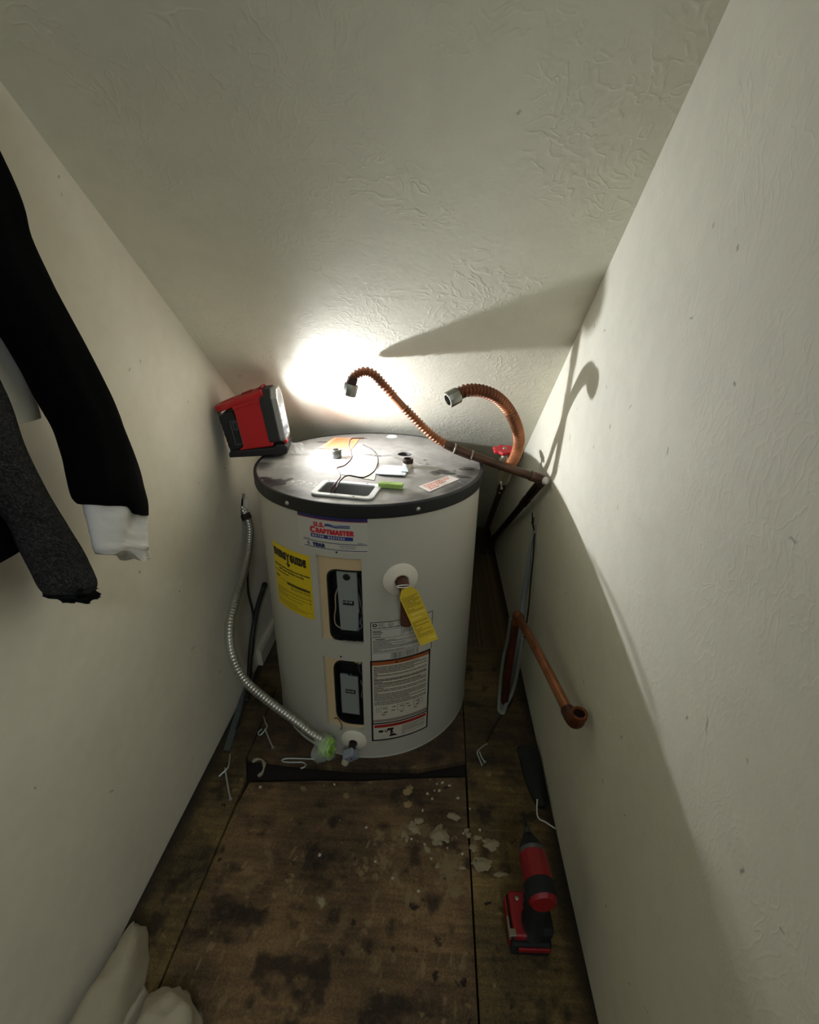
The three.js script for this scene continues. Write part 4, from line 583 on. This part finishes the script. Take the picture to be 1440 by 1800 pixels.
// flakes of old insulation and paper
{
  const flake = (w, d, h, seed) => { const g = new THREE.PlaneGeometry(1, 1, 9, 9), p = g.attributes.position; const top = []; for (let i = 0; i < p.count; i++) { const u = p.getX(i) * 2, v = p.getY(i) * 2, q = Math.max(Math.abs(u), Math.abs(v)) || 1e-6, a = Math.atan2(v, u), rr = q * (0.45 + 0.7 * fbm(Math.cos(a) * 2.2 + 7, Math.sin(a) * 2.2 + 7, 3, 0, seed) + 0.25 * (noise2(Math.cos(a) * 6 + 20, Math.sin(a) * 6 + 20, 0, seed) - 0.5)); p.setXYZ(i, Math.cos(a) * rr * w / 2, Math.max(0.0004, h * (0.35 + fbm(u * 2 + 5, v * 2 + 5, 2, 0, seed + 9) * 1.1) * (1 - 0.7 * q * q)), Math.sin(a) * rr * d / 2); } const b = g.clone(), bp = b.attributes.position; for (let i = 0; i < bp.count; i++) bp.setY(i, Math.max(0, bp.getY(i) * 0.55 - 0.0012)); b.index.array.reverse(); g.computeVertexNormals(); b.computeVertexNormals(); const out = merge([g, b]); return out; };
  const mA = std(0x8d7850, 0.9, 0, { side: THREE.DoubleSide }), mB = std(0x93876a, 0.9, 0, { side: THREE.DoubleSide }), mC = std(0xb8ae98, 0.9, 0, { side: THREE.DoubleSide });
  const one = (label, x, z, w, d, h, m, seed, group) => { const t = thing('paper_scrap', label, 'scrap', [x, 0.0005, z], seed, group); part('flake', flake(w, d, h, seed), m, t); };
  one('tan curled paper scrap just in front of heater, farther of two', 0.130, 0.372, 0.036, 0.024, 0.007, mA, 1);
  one('tan curled paper scrap just in front of heater, nearer of two', 0.131, 0.408, 0.018, 0.028, 0.006, mA, 2);
  one('wide crumpled beige scrap touching right floor seam, beside the red drill', 0.322, 0.492, 0.040, 0.034, 0.008, mB, 3);
  one('crumpled beige scrap left of the drill, largest flake of the pile', 0.206, 0.475, 0.046, 0.044, 0.009, mB, 4);
  one('beige scrap lying across right floor seam behind the drill', 0.300, 0.535, 0.040, 0.050, 0.008, mB, 5);
  one('curved beige scrap at right floor seam, far side of the scrap pile', 0.240, 0.432, 0.040, 0.022, 0.007, mB, 6);
  one('oval beige chip alone on middle of floor panel, near the bottom of photo', -0.029, 0.627, 0.018, 0.024, 0.004, mB, 7);
  one('narrow beige sliver on floor close to red drill battery', 0.336, 0.553, 0.012, 0.04, 0.004, mB, 8);
  one('beige scrap on left side of scrap pile, middle of floor', 0.152, 0.468, 0.036, 0.02, 0.006, mB, 9);
  const pile = rng(91);
  for (let i = 0; i < 18; i++) { const a = pile() * 6.28, q = Math.sqrt(pile()); one('small beige flake in the loose scrap pile left of the red drill', 0.225 + 0.10 * q * Math.cos(a), 0.492 + 0.06 * q * Math.sin(a), 0.010 + 0.012 * pile(), 0.010 + 0.014 * pile(), 0.004, mB, 60 + i, 'beige flakes of the scrap pile'); }
  const rnd = rng(12), spots = [[0.201, 0.349], [0.207, 0.367], [0.195, 0.368], [0.178, 0.377], [0.252, 0.384], [0.168, 0.421], [-0.055, 0.367], [-0.237, 0.386], [-0.053, 0.537], [0.215, 0.345], [0.232, 0.352], [0.19, 0.39], [0.262, 0.47], [0.28, 0.41], [0.07, 0.543], [0.11, 0.574], [0.165, 0.595], [0.04, 0.47], [0.145, 0.49], [0.175, 0.5], [0.225, 0.505], [0.258, 0.515], [0.19, 0.53], [0.3, 0.46]];
  spots.forEach(([x, z], i) => one('tiny pale crumb scattered on the floor panels in front of heater', x, z, 0.005 + 0.005 * rnd(), 0.005 + 0.006 * rnd(), 0.003, mC, 20 + i, 'pale crumbs on the floor'));
}
{ // impact driver standing on its battery
  const t = thing('impact_driver', 'red and black cordless impact driver standing on floor by right wall', 'drill', [0.378, 0.001, 0.63], 0.03);
  const hy = 0.150, z0 = 0.055;                       // head axis height, rear end; nose points to -z
  const ax = V(-0.03, 0, -1).normalize(), at0 = V(0.004, hy, z0);
  part('motor_housing', toCreasedNormals(lathe([[0.0, -0.004], [0.020, -0.003], [0.0255, 0.004], [0.027, 0.012], [0.0272, 0.03], [0.0262, 0.032], [0.0262, 0.076], [0.024, 0.082]], at0, ax, 32), 0.6), mDrillRed, t);
  part('rear_band', lathe([[0.0255, 0.003], [0.0280, 0.006], [0.0286, 0.028], [0.0268, 0.031]], at0, ax, 32), mRubber, t);
  part('grey_collar', lathe([[0.0245, 0.079], [0.0248, 0.086], [0.0235, 0.089]], at0, ax, 32), std(0x5a5e60, 0.45, 0.4), t);
  part('nose_cone', lathe([[0.0238, 0.086], [0.022, 0.095], [0.0165, 0.107], [0.012, 0.112], [0.0105, 0.118], [0, 0.118]], at0, ax, 32), std(0x1b1d1f, 0.5, 0.3), t);
  part('bit_collet', lathe([[0.0075, 0.116], [0.0075, 0.130], [0.0065, 0.131], [0, 0.131]], at0, ax, 20), mDarkGrey, t);
  part('bit', lathe([[0.0032, 0.129], [0.0032, 0.150], [0.0025, 0.158], [0, 0.160]], at0, ax, 6), std(0x2a2b2d, 0.4, 0.6), t);
  const grip = []; for (let i = 0; i <= 14; i++) { const k = i / 14, c = catmull([[0.004, 0.135, 0.022, 0.0165, 0.021], [0.004, 0.11, 0.026, 0.0155, 0.02], [0.003, 0.08, 0.031, 0.016, 0.021], [0.001, 0.058, 0.034, 0.0175, 0.024], [-0.002, 0.046, 0.030, 0.026, 0.034]], k), r = []; for (let j = 0; j < 24; j++) { const a = j / 24 * 6.2832; r.push(V(c[0] + Math.cos(a) * c[3], c[1], c[2] + Math.sin(a) * c[4])); } grip.push(r.reverse()); }
  part('handle', skin(grip), mRubber, t);
  part('trigger', M(extrude(poly([[0, 0], [0.012, 0.002], [0.015, 0.018], [0.010, 0.032], [0, 0.034]]), 0.014, 0.002), RY(Math.PI / 2), T(-0.003, 0.088, 0.014)), mRedDark, t);
  part('foot', [box(0.034, 0.016, 0.078, -0.021, 0.044, 0.018, 0.006)], mDrillRed, t);
  part('foot_grip', [box(0.046, 0.018, 0.072, 0.012, 0.0445, 0.018, 0.007)], mRubber, t);
  part('battery', [box(0.074, 0.034, 0.088, -0.004, 0.0172, 0.018, 0.007), box(0.050, 0.012, 0.05, 0.012, 0.050, 0.024, 0.005)], mRubber, t);
  part('red_stripe', [box(0.004, 0.026, 0.070, -0.0415, 0.020, 0.016, 0.0015), box(0.058, 0.01, 0.004, 0.0, 0.024, 0.063, 0.0015)], mRedDark, t);
  part('belt_clip', [box(0.004, 0.010, 0.034, -0.0445, 0.046, 0.040, 0.0015), box(0.012, 0.004, 0.012, -0.039, 0.05, 0.05, 0.001)], std(0x8a8672, 0.4, 0.6), t);
  part('screw', lathe([[0, 0.002], [0.003, 0.0018], [0.004, 0]], V(-0.022, 0.052, -0.006), V(0, 1, 0), 12), mScrew, t);
}
{ // white cloth bundled at the bottom left
  const t = thing('white_cloth', 'crumpled off-white drop cloth bundled on floor against left wall', 'cloth', [-0.33, 0, 0.80]);
  const O = V(-0.33, 0, 0.80), m = std(0xb9af97, 0.95, 0, { bumpMap: at(clothBump, 8, 8), bumpScale: 0.0012 });
  const fold = (list, n = 34, w = 28, seed = 1) => { const rings = []; for (let i = 0; i <= n; i++) { const [x0, x1, y, z] = catmull(list, i / n), r = []; for (let j = 0; j < w; j++) { const a = j / w * Math.PI * 2, c = Math.cos(a), s = Math.sin(a), k = 0.9 + 0.28 * (fbm(c * 1.4 + 4 + i * 0.10, s * 1.4 + i * 0.07, 3, 0, seed) - 0.5) + 0.05 * Math.sin(a * 5 + i * 0.22); r.push(V(Math.max((x0 + x1) / 2 + c * k * (x1 - x0) / 2, XL + 0.003), Math.max(0.0015, s > 0 ? s * k * y : s * y * 0.3), z + 0.012 * (noise2(j * 0.5, i * 0.3, 0, seed) - 0.5)).sub(O)); } rings.push(r.reverse()); } return skin(rings); };
  part('fold', fold([[-0.366, -0.348, 0.045, 0.700], [-0.376, -0.335, 0.062, 0.712], [-0.384, -0.316, 0.075, 0.748], [-0.388, -0.302, 0.085, 0.791], [-0.391, -0.297, 0.092, 0.834], [-0.391, -0.298, 0.097, 0.90], [-0.391, -0.29, 0.09, 1.0]]), m, t);
  part('roll', fold([[-0.312, -0.296, 0.016, 0.782], [-0.316, -0.290, 0.026, 0.80], [-0.324, -0.295, 0.030, 0.835], [-0.332, -0.298, 0.032, 0.90]], 20, 22, 5), m, t);
  part('heap', fold([[-0.262, -0.226, 0.030, 0.786], [-0.290, -0.200, 0.052, 0.798], [-0.300, -0.176, 0.066, 0.822], [-0.302, -0.160, 0.072, 0.86], [-0.295, -0.16, 0.066, 0.93], [-0.27, -0.19, 0.03, 0.98]], 34, 32, 9), m, t);
}

// ------------------------------------------------------------------ clothes hanging at the left
// a limp sleeve: rows of [front y, front z, back y, back z, thickness] at a distance x from the room's middle
function sleeve(rows, x, { n = 60, w = 40, folds = 0.1, seed = 1, thick = 1, caps = true, hem } = {}) {
  const rings = [];
  for (let i = 0; i <= n; i++) {
    const [ly, lz, ry, rz, th] = catmull(rows, i / n), cy = (ly + ry) / 2, cz = (lz + rz) / 2, hy = (ry - ly) / 2, hz = (rz - lz) / 2, r = [];
    for (let j = 0; j < w; j++) { const a = j / w * Math.PI * 2, c = Math.cos(a), s = Math.sin(a), e = Math.sign(c) * Math.pow(Math.abs(c), 0.85); const k = 1 + folds * (fbm(c * 2 + 5, s * 1.5 + i / n * 6, 3, 0, seed) - 0.5) * 2 + folds * 0.5 * Math.sin(c * 7 + i / n * 5 + seed); const drop = hem ? hem(c, s) * Math.max(0, (i / n - 0.86) / 0.14) : 0; r.push(V(x + s * th * thick * k, cy + hy * e - drop, cz + hz * e)); }
    rings.push(r);
  }
  return skin(rings, true, caps);
}
const cloth = (color, extra) => new THREE.MeshPhysicalMaterial({ color, roughness: 0.95, specularIntensity: 0.12, ...extra });
const mBlackCloth = cloth(0x09090a, { bumpMap: at(clothBump, 8, 8), bumpScale: 0.001 }), mGreyCloth = cloth(0xffffff, { map: at(wool, 8, 8), bumpMap: at(clothBump, 6, 6), bumpScale: 0.002 }), mWhiteCloth = std(0xe2e0da, 0.9, 0, { bumpMap: at(clothBump, 8, 8), bumpScale: 0.0006 }), mNavy = cloth(0x0b0d13, { bumpMap: at(clothBump, 8, 8), bumpScale: 0.001 });
{
  const t = thing('black_jacket', 'black garment whose long sleeve hangs in front with a white lining cuff', 'jacket', [-0.31, 1.2, 0.66]);
  const g = (rows, opt) => sleeve(rows, -0.31, opt).translate(0.31, -1.2, -0.66);
  const step = (c) => Math.max(0, Math.min(1, (c + 0.15) * 5));
  part('sleeve', g([[1.42, 0.83, 1.47, 0.70, 0.026], [1.228, 0.700, 1.246, 0.606, 0.028], [1.164, 0.694, 1.172, 0.596, 0.030], [1.122, 0.678, 1.124, 0.582, 0.032], [1.071, 0.655, 1.064, 0.556, 0.033], [1.029, 0.637, 1.013, 0.537, 0.034], [0.988, 0.624, 0.968, 0.521, 0.035], [0.952, 0.612, 0.923, 0.511, 0.036], [0.914, 0.612, 0.874, 0.498, 0.036], [0.883, 0.615, 0.838, 0.493, 0.036], [0.860, 0.617, 0.812, 0.491, 0.035], [0.848, 0.612, 0.796, 0.495, 0.031]], { seed: 3, folds: 0.10, n: 90, hem: (c, s) => 0.016 * step(c) }), mBlackCloth, t);
  part('cuff', g([[0.865, 0.606, 0.818, 0.499, 0.022], [0.846, 0.607, 0.795, 0.499, 0.024], [0.823, 0.611, 0.769, 0.497, 0.024], [0.797, 0.614, 0.742, 0.498, 0.022], [0.780, 0.615, 0.724, 0.501, 0.020], [0.772, 0.612, 0.716, 0.505, 0.016]], { seed: 8, folds: 0.30, n: 50, hem: (c, s) => 0.013 * step(c - 0.12) + 0.003 * Math.sin(c * 6) }), mWhiteCloth, t, 'white cuff below the black sleeve');
  part('body', g([[1.50, 1.02, 1.52, 0.78, 0.04], [1.38, 1.06, 1.40, 0.75, 0.046], [1.10, 1.08, 1.10, 0.76, 0.046], [0.93, 1.08, 0.92, 0.78, 0.04]], { seed: 5, folds: 0.15 }).translate(0.0, 0, 0.06), mBlackCloth, t);
}
{
  const t = thing('grey_sweater', 'dark heathered grey sweater sleeve hanging left of the white cuff', 'sweater', [-0.33, 1.1, 0.75]);
  const g = (rows, opt, dx = 0) => sleeve(rows, -0.33 + dx, opt).translate(0.33, -1.1, -0.75);
  part('sleeve', g([[1.16, 0.82, 1.20, 0.73, 0.020], [1.010, 0.752, 1.032, 0.672, 0.022], [0.957, 0.742, 0.945, 0.666, 0.024], [0.910, 0.726, 0.876, 0.655, 0.026], [0.863, 0.706, 0.832, 0.643, 0.027], [0.828, 0.702, 0.790, 0.631, 0.028], [0.793, 0.697, 0.749, 0.620, 0.028], [0.764, 0.693, 0.726, 0.618, 0.028], [0.748, 0.688, 0.712, 0.624, 0.024]], { seed: 13, folds: 0.10 }), mGreyCloth, t);
  part('cuff', g([[0.756, 0.682, 0.722, 0.628, 0.024], [0.744, 0.684, 0.710, 0.627, 0.027], [0.736, 0.680, 0.704, 0.629, 0.024], [0.731, 0.670, 0.706, 0.635, 0.012]], { seed: 23, folds: 0.5, n: 24, hem: (c, s) => 0.008 * Math.abs(Math.sin(c * 2.6 + 0.6)) }), cloth(0x17181a), t, 'dark gathered cuff');
}
{
  const t = thing('white_shirt', 'white shirt partly showing between black sleeve and grey sleeve', 'shirt', [-0.355, 1.1, 0.75]);
  const g = sleeve([[1.25, 0.82, 1.27, 0.64, 0.02], [1.08, 0.78, 1.08, 0.60, 0.022], [1.00, 0.76, 0.99, 0.585, 0.022], [0.975, 0.75, 0.962, 0.585, 0.02]], -0.362, { seed: 31, folds: 0.15 }).translate(0.355, -1.1, -0.75);
  part('body', g, mWhiteCloth, t);
}
{
  const t = thing('dark_trousers', 'dark navy garment hem hanging lowest at the left picture edge', 'trousers', [-0.36, 1.0, 0.78]);
  const g = sleeve([[1.15, 0.95, 1.15, 0.74, 0.014], [0.95, 0.93, 0.95, 0.705, 0.014], [0.87, 0.90, 0.87, 0.684, 0.014], [0.822, 0.88, 0.812, 0.672, 0.012]], -0.358, { seed: 41, folds: 0.15 }).translate(0.36, -1.0, -0.78);
  part('leg', g, mNavy, t);
}

renderer.render(scene, camera);
